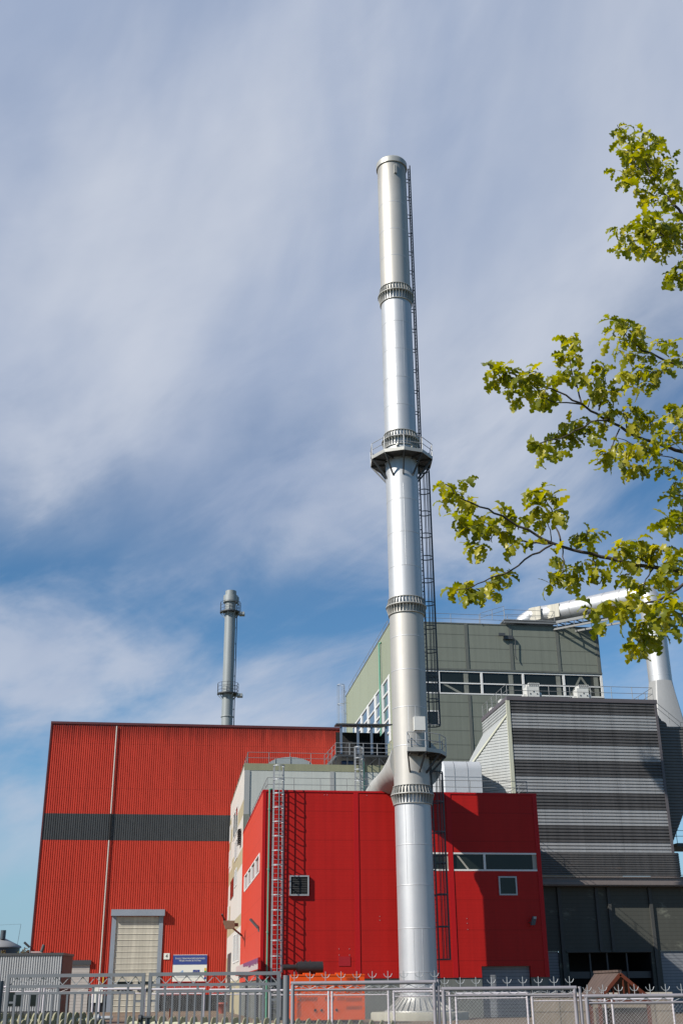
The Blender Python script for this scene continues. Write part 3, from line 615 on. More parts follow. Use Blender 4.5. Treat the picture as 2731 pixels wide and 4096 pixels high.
for a, za, zb in ((-1.95,0.9,5.3),(-1.5,0.9,5.3),(-2.2,7.9,12.9),(-1.75,10.4,12.9),(-1.85,16.8,19.4),(-1.45,16.8,19.4),(-1.7,29.6,36.0),(-1.9,42.6,50.0),(-1.35,45,52)):
    for q in (a,): w.add([P3(CR+0.002,q-0.012,za),P3(CR+0.009,q,za),P3(CR+0.009,q,zb),P3(CR+0.002,q-0.012,zb)],[(0,1,2,3)]); w.add([P3(CR+0.009,q,za),P3(CR+0.002,q+0.012,za),P3(CR+0.002,q+0.012,zb),P3(CR+0.009,q,zb)],[(0,1,2,3)])
w.build('shell', [m_chim, m_black, m_chimw], T)
w = MB(); w.lathe((CU,CV), [(CR+0.02,CH-0.62),(CR+0.10,CH-0.60),(CR+0.10,CH-0.12),(CR+0.03,CH),(CR-0.12,CH),(CR-0.14,CH-0.4)], 64, 0, False); w.build('cap', m_fin, T)
for a in (-0.05, 0.08): w = MB(); w.box((CU+a,CV-1.36,CH-1.9),(CU+a+0.07,CV-1.19,CH-1.0)); w.build('lifting_lug', m_fin, T)
for zt, zm, zb in ((14.22,13.62,12.98),(27.31,26.72,26.11),(40.44,39.84,39.19),(53.54,52.83,52.08)):
    w = MB()
    w.lathe((CU,CV), [(CR+0.002,zm-0.03),(CR+0.25,zm-0.03),(CR+0.25,zm+0.05),(CR+0.002,zm+0.05)], 64)
    w.lathe((CU,CV), [(CR+0.001,zt-0.05),(CR+0.09,zt-0.05),(CR+0.09,zt),(CR+0.001,zt)], 64); w.lathe((CU,CV), [(CR+0.001,zb),(CR+0.09,zb),(CR+0.09,zb+0.05),(CR+0.001,zb+0.05)], 64)
    fo = w.build('flange_ring', m_fin, T)
    w = MB(); nf = 36
    for k in range(nf):
        a = 2*pi*k/nf; da = 0.012
        for z0, z1 in ((zm+0.05,zt-0.05),(zm-0.03,zb+0.05)):
            w.add([P3(CR,a-da,z0),P3(CR+0.23,a-da,z0),P3(CR+0.075,a-da,z1),P3(CR,a-da,z1),P3(CR,a+da,z0),P3(CR+0.23,a+da,z0),P3(CR+0.075,a+da,z1),P3(CR,a+da,z1)],[(0,1,2,3),(7,6,5,4),(1,5,6,2),(2,6,7,3),(0,4,5,1)])
    w.build('gusset_plates', m_fin, fo)
w = MB(); w.lathe((CU,CV), [(CR,1.35),(CR+0.10,1.33),(CR+0.10,1.22),(CR+0.75,0.56),(CR+0.95,0.56),(CR+0.95,0.44)], 64)
for k in range(32):
    a = 2*pi*k/32
    w.add([P3(CR+0.1,a-0.012,1.28),P3(CR+0.9,a-0.012,0.56),P3(CR+0.5,a-0.012,0.56),P3(CR+0.1,a+0.012,1.28),P3(CR+0.9,a+0.012,0.56),P3(CR+0.5,a+0.012,0.56)],[(0,1,2),(5,4,3),(0,3,4,1)])
w.build('base_flare', m_fin, T)
w = MB(); a = -pi/2+0.62; n_ = Vector((cos(a), sin(a), 0)); c = Vector(P3(CR-0.1,a,1.72))
w.tube(c, c+n_*0.22, 0.30, None, 20); w.tube(c+n_*0.221, c+n_*0.225, 0.25, None, 20, 1); w.build('access_port', [m_chim, m_black], T)
def platform(T, z, R, a0, a1, n, bracket, closed):
    A = [a0+(a1-a0)*k/n for k in range(n+(0 if closed else 1))]; cnt = n
    m = MB()
    for k in range(cnt):
        a, b = A[k], A[(k+1) % len(A)]
        q = [P3(CR+0.06,a,z),P3(R,a,z),P3(R,b,z),P3(CR+0.06,b,z)]; q2 = [(x,y,zz-0.07) for x,y,zz in q]
        m.add(q+q2, [(0,1,2,3),(7,6,5,4),(1,5,6,2),(0,4,5,1),(2,6,7,3)])
    d_ = m.build('platform', m_galvd, T)
    m = MB()
    for k in range(cnt):
        a, b = A[k], A[(k+1) % len(A)]
        m.bar(P3(R,a,z+0.02),P3(R,b,z+0.02),0.05,0.26)
    m.build('toe_board', m_fin, d_)
    m = MB(); pts = [P3(R,a,z) for a in A]
    if not closed: pts = [P3(CR+0.15,A[0],z)]+pts+[P3(CR+0.15,A[-1],z)]
    railing(m, pts, 1.15, 0.032, 9, (1.0,0.55), closed=closed)
    m.build('railing', m_galv, d_)
    for a in A:
        m = MB(); m.bar(P3(R-0.05,a,z-0.12),P3(CR,a,z-bracket),0.09,0.12); m.bar(P3(CR,a,z-0.14),P3(R-0.02,a,z-0.14),0.09,0.12); m.build('bracket', m_galvd, d_)
platform(T, 38.25, 2.36, radians(-96), radians(264), 10, 1.55, True)
platform(T, 16.25, 2.36, radians(-107), radians(43), 5, 1.25, False)
LT = radians(20)
lc = (CU+CR*cos(LT), CV+CR*sin(LT))
caged_ladder(T, m_galvd, lc, LT, 0.3, 17.4, off=0.20, w=0.5, cz0=3.5, cz1=15.3, R=0.5, hoop=2.05, bars=9, standoff=1.6)
caged_ladder(T, m_galvd, lc, LT, 16.3, 39.4, off=0.20, w=0.5, cz0=18.5, cz1=37.95, R=0.5, hoop=1.7, bars=9, standoff=1.6)
LT2 = radians(8); caged_ladder(T, m_galvd, (CU+CR*cos(LT2), CV+CR*sin(LT2)), LT2, 38.3, 66.3, off=0.36, w=0.42, standoff=1.85, sw=0.095, name='ladder')
w = MB(); a = -pi/2+0.12
w.box((CU-0.02,CV-1.55,17.7),(CU+0.72,CV-1.12,18.62)); w.build('control_cabinet', mat('cabinet grey',(0.52,0.52,0.50),0.45), T)
w = MB()
for a, z in ((-2.0,39.1),(-1.05,39.0)): 
    n_ = Vector((cos(a), sin(a), 0)); c = Vector(P3(CR,a,z)); w = MB(); w.tube(c, c+n_*0.18, 0.10, None, 12); w.build('sampling_port', m_fin, T)
# inlet duct sweeping up from the red roof into the shaft
w = MB()
def ell(c, ax, ay, n=28): return [tuple(Vector(c)+Vector(ax)*cos(2*pi*i/n)+Vector(ay)*sin(2*pi*i/n)) for i in range(n)]
rings = []
for x_, y_, vv, rw, hz, tilt in ((1492,3225,2.2,0.80,0.50,0.55),(1500,3186,1.6,0.80,0.66,0.45),(1518,3153,0.6,0.78,0.80,0.38),(1540,3128,-0.6,0.74,0.85,0.25),(1556,3108,-1.9,0.72,0.95,0.12),(1573,3082,-3.0,0.70,1.15,0.0),(1590,3060,-4.0,0.75,1.5,0.0),(1608,3050,-4.8,0.9,1.8,0.0)):
    a_, b_ = atv(x_, y_, vv); wd_ = min(0.95, max(0.0, (1.4-vv)*0.5)); rings.append(ell((a_+wd_,vv,b_),(rw+wd_,0.3,-0.25*tilt),(0.15*tilt,tilt,hz)))
w.loft(rings, 0, True, True); w.build('inlet_duct', m_duct, T)
T_ = T; T_.scale = (1.0085,)*3; T_.location = S(9.695, -4.32, 0.5*1.0085-0.0136); CU, CV = 9.695, -4.32
T = thing('chimney_plinth', 'round concrete plinth under the silver chimney', 'plinth', (CU,CV,0))
w = MB(); w.lathe((CU,CV), [(3.05,0.0),(3.05,0.42),(3.0,0.47),(0,0.47)], 48); w.build('plinth_block', m_conc, T)

# ================================================================== LAGGED DUCT ON THE RED ROOF
T = thing('roof_duct', 'broad silver lagged duct hood on the red roof beside the dark filter', 'duct', (16.5,9.5,14.3))
f = MB(); V0, V1, ZB, ZT = 9.5, 13.0, 15.75, 18.85
prof = [(V0,ZB),(V0,ZT-0.75)]+[(V0+0.75-0.75*cos(pi/2*i/8), ZT-0.75+0.75*sin(pi/2*i/8)) for i in range(1,9)]+[(V1,ZT),(V1,ZB)]
us = [15.0,15.25,16.05,17.15,18.30]
rings = [[(u, p[0]+(0.25 if u < 15.1 else 0), p[1]-(0.28 if u < 15.1 and p[1] > ZB else 0)) for p in prof] for u in us]
f.loft(rings, 0, False, True)
for i in range(len(f.f)): f.sm[i] = False
f.build('hood', m_alu, T)
f = MB()
for u in (16.05, 17.15, 18.28):
    for i in range(len(prof)-1): f.bar((u,prof[i][0]-0.006,prof[i][1]+0.004),(u,prof[i+1][0]-0.006,prof[i+1][1]+0.004),0.05,0.03)
f.bar((15.2,V0-0.01,ZT-1.35),(18.3,V0-0.01,ZT-1.35),0.03); f.build('seam_strip', m_galv, T)
f = MB(); a = [(15.1,9.55,ZB),(18.28,9.55,ZB),(18.28,13,ZB),(15.1,13,ZB)]; b = [(14.2,9.0,14.35),(19.0,9.0,14.35),(19.0,13.4,14.35),(14.2,13.4,14.35)]
f.add(a+b, [(0,1,5,4),(1,2,6,5),(2,3,7,6),(3,0,4,7)]); f.build('skirt', m_alu, T)
for u in (15.9, 17.0, 17.2): f = MB(); f.bar((u,9.35,14.35),(u,9.35,16.3),0.09); f.build('support_post', m_galv, T)

# ================================================================== GREEN BOILER HOUSE (v = 35)
GV, GU0, GU1, GT, GB = 35.0, 16.1, 39.35, 38.55, 69.0
B = thing('boiler_house', 'tall grey green clad boiler house with a strip of dark windows', 'building', (16.1,35,0))
gz0, gz1 = 30.77, 33.25
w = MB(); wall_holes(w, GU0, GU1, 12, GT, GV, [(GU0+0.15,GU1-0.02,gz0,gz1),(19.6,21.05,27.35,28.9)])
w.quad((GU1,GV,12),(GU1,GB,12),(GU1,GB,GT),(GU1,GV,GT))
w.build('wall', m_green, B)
SG0, SG1, SGZ0, SGZ1 = 36.6, 63.0, 26.0, 33.15
w = MB(); wall_holes(w, GV, GB, 12, GT, GU0, [(SG0,SG1,SGZ0,SGZ1)], axis='u'); w.build('side_wall', mat('sunlit green cladding',(0.265,0.285,0.20),0.5,var=0.06,vscale=0.2,spec=0.3,lines=[(1,6.0,0.5,0.06,0.25),(2,0.13,0,0.02,0.06)],streak=0.06), B)  # side green lightened over the front: sunlight is put into its colour
w = MB(); w.box((GU0+0.05,GV+0.05,GT-0.5),(GU1-0.05,GB,GT-0.3)); w.build('roof', m_greytrim, B)
w = MB()
for u in (24.35, 29.3, 34.6, 39.1): w.box((u-0.18,GV-0.07,gz1+0.25),(u+0.18,GV-0.002,GT-0.02))
for u in (24.35, 29.3): w.box((u-0.16,GV-0.07,18),(u+0.16,GV-0.002,gz0-0.12))
w.box((GU0-0.04,GV-0.05,GT-0.02),(GU1+0.04,GV+0.2,GT+0.10)); w.box((GU0-0.04,GV+0.2,GT-0.02),(GU0+0.2,GB,GT+0.10)); w.box((GU0,GV-0.12,gz1+0.06),(GU1,GV-0.002,gz1+0.24))
w.build('flashing', m_greentrim, B)
f = MB(); t = 0.13
f.box((GU0+0.15,GV-0.04,gz0-0.05),(GU1-0.02,GV+0.12,gz0+t-0.05)); f.box((GU0+0.15,GV-0.04,gz1-t),(GU1-0.02,GV+0.12,gz1)); f.box((GU0+0.15,GV-0.03,31.85),(GU1-0.02,GV+0.12,31.98))
for u in (17.5, 21.1, 25.8, 30.4, 34.95, 39.2): f.box((u-0.12,GV-0.045,gz0+t-0.05),(u+0.12,GV+0.11,gz1-t))
wf = f.build('window', m_white, B)
f = MB(); f.quad((GU0+0.15,GV+0.08,gz0),(GU1-0.02,GV+0.08,gz0),(GU1-0.02,GV+0.08,gz1),(GU0+0.15,GV+0.08,gz1)); f.build('glass', m_glass, wf)
f = MB(); mI = mat('seen inside column',(0.16,0.165,0.14),0.6,var=0.4,vscale=3.0)
for u in (24.1, 29.05, 34.35, 38.6): f = MB(); f.box((u-0.25,GV+0.05,gz0+0.1),(u+0.25,GV+0.075,gz1-0.15)); f.build('inner_column', mI, wf)
for p_, q_ in (((21.5,31.9),(23.6,gz0)),((36.9,33.0),(35.6,30.8)),((36.9,33.0),(38.0,31.3))): f = MB(); f.bar((p_[0],GV+0.06,p_[1]),(q_[0],GV+0.06,q_[1]),0.02,0.22); f.build('inner_brace', mI, wf)
f = MB()
for a, b in (((19.6,27.35),(21.05,27.47)),((19.6,28.78),(21.05,28.9)),((19.6,27.35),(19.72,28.9)),((20.9,27.35),(21.05,28.9))): f.box((a[0],GV-0.03,a[1]),(b[0],GV+0.08,b[1]))
wf = f.build('window', m_white, B)
f = MB(); f.quad((19.6,GV+0.05,27.35),(21.05,GV+0.05,27.35),(21.05,GV+0.05,28.9),(19.6,GV+0.05,28.9)); f.build('glass', m_glass, wf)
f = MB()
for v in (37.1, 41.2, 45.9, 51.0, 56.0, 60.8): f.box((GU0-0.06,v-0.45,SGZ0),(GU0+0.10,v+0.45,SGZ1))
for z in (33.03, 31.5, 30.0, 28.55, 27.1): f.box((GU0-0.05,SG0,z-0.09),(GU0+0.09,SG1,z+0.09))
wf = f.build('window', m_white, B)
f = MB(); f.quad((GU0+0.05,SG1,SGZ0),(GU0+0.05,SG0,SGZ0),(GU0+0.05,SG0,SGZ1),(GU0+0.05,SG1,SGZ1)); f.build('glass', m_glassb, wf)
p = MB(); p.path([(GU0-0.05,41.0,37.9),(GU0-0.25,41.2,37.9),(GU0-0.25,41.2,22)], 0.11, 8); p.build('downpipe', m_pipe_g, B)
r_ = MB(); railing(r_, [(GU0+0.3,GB-1,GT),(GU0+0.3,GV+0.3,GT),(GU1-0.5,GV+0.3,GT)], 1.2, 0.03, 3.3); r_.build('roof_railing', m_rail, B)
caged_ladder(B, m_galv, (GU0,68.3), pi, 22, 40.0, off=0.3, w=0.6, cz0=24, cz1=40, R=0.48, hoop=2.5, bars=5)
f = MB(); f.box((27.9,GV-0.55,37.2),(28.6,GV-0.3,37.5)); f.box((28.5,GV-0.35,36.9),(29.5,GV-0.02,37.3)); f.path([(29.5,GV-0.3,37.2),(29.75,GV-0.3,36.8),(29.65,GV-0.3,35.0),(29.8,GV-0.3,34.6)],0.06,5); f.build('wall_hoist', m_galvd, B)

# ================================================================== SILVER STACK AND ROOF DUCT
T = thing('flue_pipe', 'silver flue pipe crossing the green roof and dropping to the filter', 'pipe', (31.5,36,38.5))
SV = 27.0; su, sz = atv(2640, 2730, SV); su2, _ = atv(2566, 2440, SV); eu, ez = atv(2592, 2376, SV); SR = 1.17
f = MB(); f.lathe((su, SV), [(SR,sz),(SR,ez-1.2)], 40)
for k in range(5): z = sz+0.6+k*2.45; f.lathe((su,SV), [(SR,z-0.03),(SR+0.012,z),(SR,z+0.03)], 40)
f.build('drop_pipe', m_chim, T)
f = MB(); _c = atv(2065,2482,37.8); A0 = Vector((_c[0],37.8,38.6)); _b = atv(2135,2463,37.0); A1 = Vector((_b[0],37.0,_b[1])); _a = atv(2225,2450,35.6); A2 = Vector((_a[0],35.6,_a[1])); E_ = Vector((su,SV,ez)); A3 = A2.lerp(E_,0.86); A4 = A2.lerp(E_,0.965)+Vector((0,0,-0.22)); A5 = Vector((su,SV,ez-1.25))
def cring(c, d, r, n=36):
    d = Vector(d).normalized(); a = Vector((0,0,1)).cross(A3-A2).normalized(); b = d.cross(a).normalized(); a = b.cross(d); return [tuple(c+(a*cos(2*pi*i/n)+b*sin(2*pi*i/n))*r) for i in range(n)]
dm = (A3-A2); dn_ = dm.normalized(); dn_.z = 0
f.loft([cring(A0,(0.5,-0.2,1),0.88), cring(A0.lerp(A1,0.55)+Vector((-0.25,0.1,0.2)),(1,-0.4,0.9),0.92), cring(A1,dm+Vector((0,0,1.2)),0.97), cring(A2,dm,1.0), cring(A3,dm,SR), cring(A3.lerp(A4,0.55)+Vector((0,0,0.02)),dn_-Vector((0,0,0.25)),SR), cring(A4,dn_-Vector((0,0,1.0)),SR*1.04), cring(A4.lerp(A5,0.5)+dn_*0.12,dn_*0.3-Vector((0,0,1.0)),SR*1.02), cring(A5,(0,0,-1),SR)], 0, True, True)
f.build('cross_pipe', m_chim, T)
for q in (0.02, 0.22, 0.43, 0.64, 0.85): 
    f = MB()
    c = A2.lerp(A3, q); r = 1.0+(SR-1.0)*q+0.02; f.loft([cring(c-dm.normalized()*0.05,dm,r), cring(c+dm.normalized()*0.05,dm,r)],0,True,False); f.build('band_clamp', m_galv, T)
for c in (A1.lerp(A2,0.25), A2.lerp(A3,0.02)):
    dn = dm.normalized(); s_ = Vector((0,0,1)).cross(dn); 
    for sg in (1,):
        f = MB(); o_ = c - s_*(1.0 if s_.y > 0 else -1.0); f.bar(o_-dn*0.75+Vector((0,0,-0.1)), o_+dn*0.75+Vector((0,0,-0.1)), 0.14, 1.5); f.build('access_hatch', m_cream, T)
f = MB()
sq = [(34.9,24.5),(40.6,24.5),(40.6,29.5),(34.9,29.5)]
u_l, z_l = atv(2612, 2870, 24.5); u_r, z_r = atv(2760, 2900, 24.5)
n = 64; top = [(su+SR*cos(2*pi*i/n+pi/4+pi), SV+SR*sin(2*pi*i/n+pi/4+pi), sz) for i in range(n)]
def sqpt(i):
    t = i/n*4; k = int(t) % 4; fr = t-int(t); c = [(u_l,24.5),(u_r,24.5),(u_r,29.5),(u_l,29.5)]; a, b = c[k], c[(k+1) % 4]; return (a[0]+(b[0]-a[0])*fr, a[1]+(b[1]-a[1])*fr, 22.6)
f.loft([top, [sqpt(i) for i in range(n)]], 0, True, False); f.build('transition', mat('dull flue sheet',(0.33,0.33,0.325),0.55,0.15,var=0.07,vscale=0.5,streak=0.05), T)
f = MB()
du_ = A3-A2; dn = du_.normalized(); s_ = Vector((0,0,1)).cross(dn).normalized()
for sg in (-1, 1):
    f.bar(A2+s_*sg*1.0-Vector((0,0,1.45))-dn*0.6, A2.lerp(A3,0.78)+s_*sg*1.0-Vector((0,0,1.45)), 0.16, 0.3)
for k in range(7): c = A2.lerp(A3, 0.05+0.11*k); f.bar(c-s_*1.0-Vector((0,0,1.45)), c+s_*1.0-Vector((0,0,1.45)), 0.1); f.bar(c-s_*1.0-Vector((0,0,1.3)), c-s_*1.0-Vector((0,0,2.2)), 0.07)
f.bar(A2-s_*1.0-Vector((0,0,2.2)), A2.lerp(A3,0.7)-s_*1.0-Vector((0,0,2.2)), 0.12, 0.2); f.bar(A2+s_*1.0-Vector((0,0,2.2)), A2.lerp(A3,0.75)+s_*1.0-Vector((0,0,2.2)), 0.12, 0.2)
f.box((28.6,GV-0.45,GT+0.18),(34.6,GV-0.2,GT+0.36)); f.box((28.6,GV-0.45,GT+0.45),(34.6,GV+2.5,GT+0.58)); f.build('support_frame', mat('dull grey steel frame',(0.17,0.175,0.175),0.5,0.2,var=0.1), T)  # frame in one even dull grey
f = MB(); railing(f, [(26.0,GV-0.2,GT+0.1),(28.7,GV-0.3,GT+1.0)], 1.1, 0.028, 1.4); railing(f, [(28.7,GV-0.35,GT+0.5),(34.4,GV-0.35,GT+0.5)], 1.2, 0.03, 2.5); f.build('railing', m_rail, T)

# ================================================================== FILTER BOX (v = 10.4) AND LOW GREY HALL
FV, FU0, FU1, FZ0, FZ1 = 10.4, 21.12, 34.1, 11.78, 24.18
B = thing('filter_house', 'dark bag filter house clad in alternating light and dark grey slats', 'building', (21,10,11))
def slats(mb, pl, pr, z0, z1, n, dep, m_of):   # horizontal profiled sheet between two plan points, pushed out along normal
    pl = Vector((*pl,0)); pr = Vector((*pr,0)); d = (pr-pl).normalized(); nn = Vector((d.y,-d.x,0)); h = (z1-z0)/n
    for k in range(n):
        a = z0+k*h
        for za, zb, oa, ob in ((a,a+h*0.14,0,dep),(a+h*0.14,a+h*0.70,dep,dep),(a+h*0.70,a+h*0.84,dep,0),(a+h*0.84,a+h,0,0)):
            A_, B_ = pl+nn*oa, pr+nn*oa; C_, D_ = pr+nn*ob, pl+nn*ob
            mb.quad((A_.x,A_.y,za),(B_.x,B_.y,za),(C_.x,C_.y,zb),(D_.x,D_.y,zb), m_of(k))
w = MB(); rows = 47
def fm(k):
    j = rows-1-k
    if j < 4: return 1
    return 0 if ((j-4)//5) % 2 == 0 else 1
slats(w, (FU0,FV), (FU1,FV), FZ0, FZ1-0.12, rows, 0.10, fm)
w.build('front_cladding', [m_filt_l, m_filt_d], B)
FB = 18.6
w = MB(); slats(w, (FU0,FB), (FU0,FV), 22.55, FZ1-0.12, 6, 0.05, lambda k: 0); w.build('side_cladding', m_filt_s, B)
# inclined inlet hood on the left: three real faces
w = MB()
Tp = Vector((FU0,FV,22.95)); Tb = Vector((FU0,FB,22.95)); D1 = Vector((-2.5,2.5,-3.55)); D2 = Vector((-2.3,-2.9,-3.2))
w.quad(tuple(Tb), tuple(Tb+D2*1.3), tuple(Tp+D1*1.3), tuple(Tp)); w.build('inlet_slope', mat('pale smooth sheet',(0.34,0.35,0.345),0.5,var=0.05), B)
w = MB(); k2 = 1.3; rowsw = 42; zb_ = 13.0; zt_ = Tp.z
for k in range(rowsw):       # clad wing wall clipped under the sloping edge
    h = (zt_-zb_)/rowsw; a = zb_+k*h
    for za, zb, oa, ob in ((a,a+h*0.14,0,0.05),(a+h*0.14,a+h*0.74,0.05,0.05),(a+h*0.74,a+h*0.86,0.05,0),(a+h*0.86,a+h,0,0)):
        def lp(z): q = min(k2, (zt_-z)/3.55); return Vector((FU0-2.5*q, FV+2.5*q, z))
        nn = Vector((-0.707,-0.707,0)); A_ = lp(za)+nn*oa; D_ = lp(zb)+nn*ob
        w.quad(tuple(A_), (FU0+nn.x*oa,FV+nn.y*oa,za), (FU0+nn.x*ob,FV+nn.y*ob,zb), tuple(D_))
w.build('wing_cladding', m_filt_s, B)
w = MB(); w.bar(tuple(Tp+Vector((-0.05,-0.05,0))), tuple(Tp+D1*1.3+Vector((-0.05,-0.05,0))), 0.12, 0.14); w.box((FU0-0.16,FV-0.16,13),(FU0+0.14,FV+0.04,FZ1-0.13)); w.build('edge_trim', mat('pale yellow trim',(0.42,0.42,0.33),0.5), B)
w = MB(); w.box((FU1-0.12,FV-0.13,FZ0),(FU1+0.1,FV+0.1,FZ1-0.13)); w.box((FU0-0.1,FV-0.18,FZ1-0.12),(FU1+0.15,FV+0.1,FZ1+0.22)); w.box((FU0-0.1,FV+0.1,FZ1-0.12),(FU0+0.1,FB,FZ1+0.22)); w.build('roof_trim', mat('dark roof trim',(0.09,0.08,0.085),0.5), B)
w = MB(); w.box((FU0+0.1,FV+0.1,FZ1-0.35),(FU1-0.1,FB,FZ1-0.14)); w.quad((FU1-0.01,FV,FZ0),(FU1-0.01,FB,FZ0),(FU1-0.01,FB,FZ1-0.3),(FU1-0.01,FV,FZ1-0.3)); w.quad((FU1,FB,FZ0),(FU0,FB,FZ0),(FU0,FB,FZ1),(FU1,FB,FZ1)); w.build('roof', m_filt_d, B)
r_ = MB(); railing(r_, [(FU0+0.0,FB-0.3,FZ1+0.1),(FU0+0.0,FV+0.0,FZ1+0.1),(FU1-0.1,FV+0.0,FZ1+0.1),(FU1-0.1,FB-0.3,FZ1+0.1)], 1.2, 0.028, 1.75); r_.build('roof_railing', m_rail, B)
for u, v in ((25.9,12.2),(27.5,13.2),(29.6,12.0),(33.0,12.6),(24.0,13.0)):
    f = MB(); f.lathe((u,v), [(0.62,FZ1-0.1),(0.62,FZ1+0.45),(0.56,FZ1+0.5),(0,FZ1+0.5)], 24); f.build('vent_drum', m_galvd, B)
for u, v, s in ((24.2,13.0,1.0),(28.75,13.2,0.95)):
    f = MB(); z0 = FZ1+0.55; f.box((u-0.65*s,v-0.5,z0),(u+0.45*s,v+0.5,z0+1.15)); f.box((u-0.45*s,v-0.52,z0+1.15),(u+0.5*s,v+0.5,z0+1.45)); f.tube((u+0.45*s,v,z0+0.5),(u+0.75*s,v,z0+0.5),0.3,0.22,14); f.box((u-0.9*s,v-0.3,z0),(u-0.66*s,v+0.3,z0+0.5))
    f.bar((u-0.5*s,v,FZ1),(u-0.5*s,v,z0),0.12); f.bar((u+0.4*s,v,FZ1),(u+0.4*s,v,z0),0.12); fo = f.build('fan_motor', mat('machine white',(0.55,0.545,0.51),0.5,var=0.08), B)
    f = MB()
    for k in range(5): f.box((u-0.4*s+k*0.18,v-0.53,z0+1.18),(u-0.32*s+k*0.18,v-0.521,z0+1.42))
    for k in range(3): f.box((u-0.4*s+k*0.3,v-0.53,z0+0.45+0.2*(k%2)),(u-0.3*s+k*0.3,v-0.501,z0+0.55+0.2*(k%2)))
    f.build('grille', m_galvd, fo)
f = MB(); f.box((FU0+0.3,13.4,FZ1+0.1),(FU0+0.8,14.2,FZ1+0.75)); f.box((FU0+0.3,16.5,FZ1+0.1),(FU0+0.8,17.3,FZ1+0.75)); f.build('roof_box', m_white, B)
# second filter chamber stepping back on the right
C2 = 11.55
px2 = [(2600,2846),(2622,2850),(2640,2880),(2662,2893),(2665,2906),(2790,2908),(2785,3100),(2762,3200),(2733,3250),(2718,3290),(2690,3365),(2684,3400),(2600,3400)]
poly = [atv(x_, y_, C2) for x_, y_ in px2]
B2 = thing('filter_outlet', 'dark slatted outlet chamber tapering downward right of the filter house', 'duct', (35,C2,12))
w = MB(); zs_ = [p_[1] for p_ in poly]; zlo, zhi = min(zs_), max(zs_); nrow = 46; h = (zhi-zlo)/nrow
def span(z):
    xs = []
    for i in range(len(poly)):
        a, b = poly[i], poly[(i+1) % len(poly)]
        if (a[1]-z)*(b[1]-z) < 0: xs.append(a[0]+(b[0]-a[0])*(z-a[1])/(b[1]-a[1]))
    return (min(xs), max(xs)) if len(xs) > 1 else None
for k in range(nrow):
    za, zb = zlo+k*h, zlo+(k+1)*h
    sa, sb = span(za+1e-3), span(zb-1e-3)
    if not sa or not sb: continue
    for q0, q1, oa, ob in ((0,0.15,0,0.07),(0.15,0.7,0.07,0.07),(0.7,0.85,0.07,0),(0.85,1,0,0)):
        l0, r0_ = sa[0]+(sb[0]-sa[0])*q0, sa[1]+(sb[1]-sa[1])*q0; l1, r1_ = sa[0]+(sb[0]-sa[0])*q1, sa[1]+(sb[1]-sa[1])*q1
        w.quad((l0,C2-oa,za+h*q0),(r0_,C2-oa,za+h*q0),(r1_,C2-ob,za+h*q1),(l1,C2-ob,za+h*q1))
w.build('cladding', mat('dark slat sheet',(0.10,0.098,0.095),0.45,var=0.1,streak=0.2), B2)
w = MB(); w.prism(poly, C2+0.01, C2+12.5); w.build('casing', m_filt_d, B2)
f = MB(); ul, zl = atv(2622,2815,12.2); railing(f, [(ul,12.2,zl-0.9),(ul+2.0,12.2,zl-2.6)], 1.0, 0.03, 1.6); railing(f, [(ul+2.0,12.2,zl-2.6),(ul+4.5,12.2,zl-2.6)], 1.0, 0.03, 1.6); f.build('railing', m_rail, B2)

LV = 10.85
B = thing('grey_hall', 'low stained dark grey hall with gutter and big doors under the filter house', 'building', (21,LV,0))
w = MB(); slats(w, (19.75,9.9), (34.35,9.9), 9.95, 11.72, 10, 0.06, lambda k: 0); w.quad((34.35,9.9,9.95),(34.35,16,9.95),(34.35,16,11.72),(34.35,9.9,11.72)); w.box((19.75,9.9,11.722),(34.35,FV,11.76))
w.build('parapet', mat('dark parapet sheet',(0.085,0.080,0.078),0.45,var=0.15,streak=0.25,dirt=((0.17,0.11,0.08),0.62,0.8,0.5,6.0)), B)
w = MB(); w.box((19.75,9.80,9.83),(52,9.95,9.92)); w.box((19.75,9.94,9.502),(52,LV-0.002,9.829)); w.box((19.75,9.78,9.28),(52,9.95,9.50)); w.box((19.75,9.92,9.2),(52,10.9,9.278)); w.build('gutter', mat('brownish gutter',(0.16,0.135,0.125),0.5,var=0.15,vscale=2), B)
OD = (24.75,31.5,0.0,4.31); RD = (32.3,38.6,0,4.42); LD = (21.6,24.0,0,4.42)
w = MB(); wall_holes(w, 19.75, 52, 0, 9.2, LV, [OD, RD, LD]); w.quad((52,LV,0),(52,40,0),(52,40,9.2),(52,LV,9.2)); w.box((19.8,LV+0.02,9.3),(52,40,9.7)); w.build('wall', m_low, B)
for u in (24.35, 27.45, 28.45, 31.9): w = MB(); w.box((u-0.13,LV-0.18,0 if u in (24.35,31.9) else 4.35),(u+0.13,LV-0.002,9.19)); w.build('column', mat('grey steel column',(0.062,0.063,0.06),0.5,spec=0.2), B)
w = MB(); w.box((24.6,LV-0.1,4.33),(31.6,LV-0.003,4.47)); w.build('door_lintel', mat('grey steel column',(0.062,0.063,0.06),0.5,spec=0.2), B)
w = MB(); w.quad((OD[0],LV+5,0),(OD[1],LV+5,0),(OD[1],LV+5,4.4),(OD[0],LV+5,4.4)); w.quad((OD[0],LV+0.01,4.32),(OD[1],LV+0.01,4.32),(OD[1],LV+5,4.4),(OD[0],LV+5,4.4)); w.quad((OD[1],LV+0.3,0),(OD[1],LV+5,0),(OD[1],LV+5,4.4),(OD[1],LV+0.3,4.4)); w.quad((OD[0],LV+5,0),(OD[0],LV+0.3,0),(OD[0],LV+0.3,4.4),(OD[0],LV+5,4.4)); w.build('open_bay', m_black, B)  # bay interior coloured black, its shade painted on
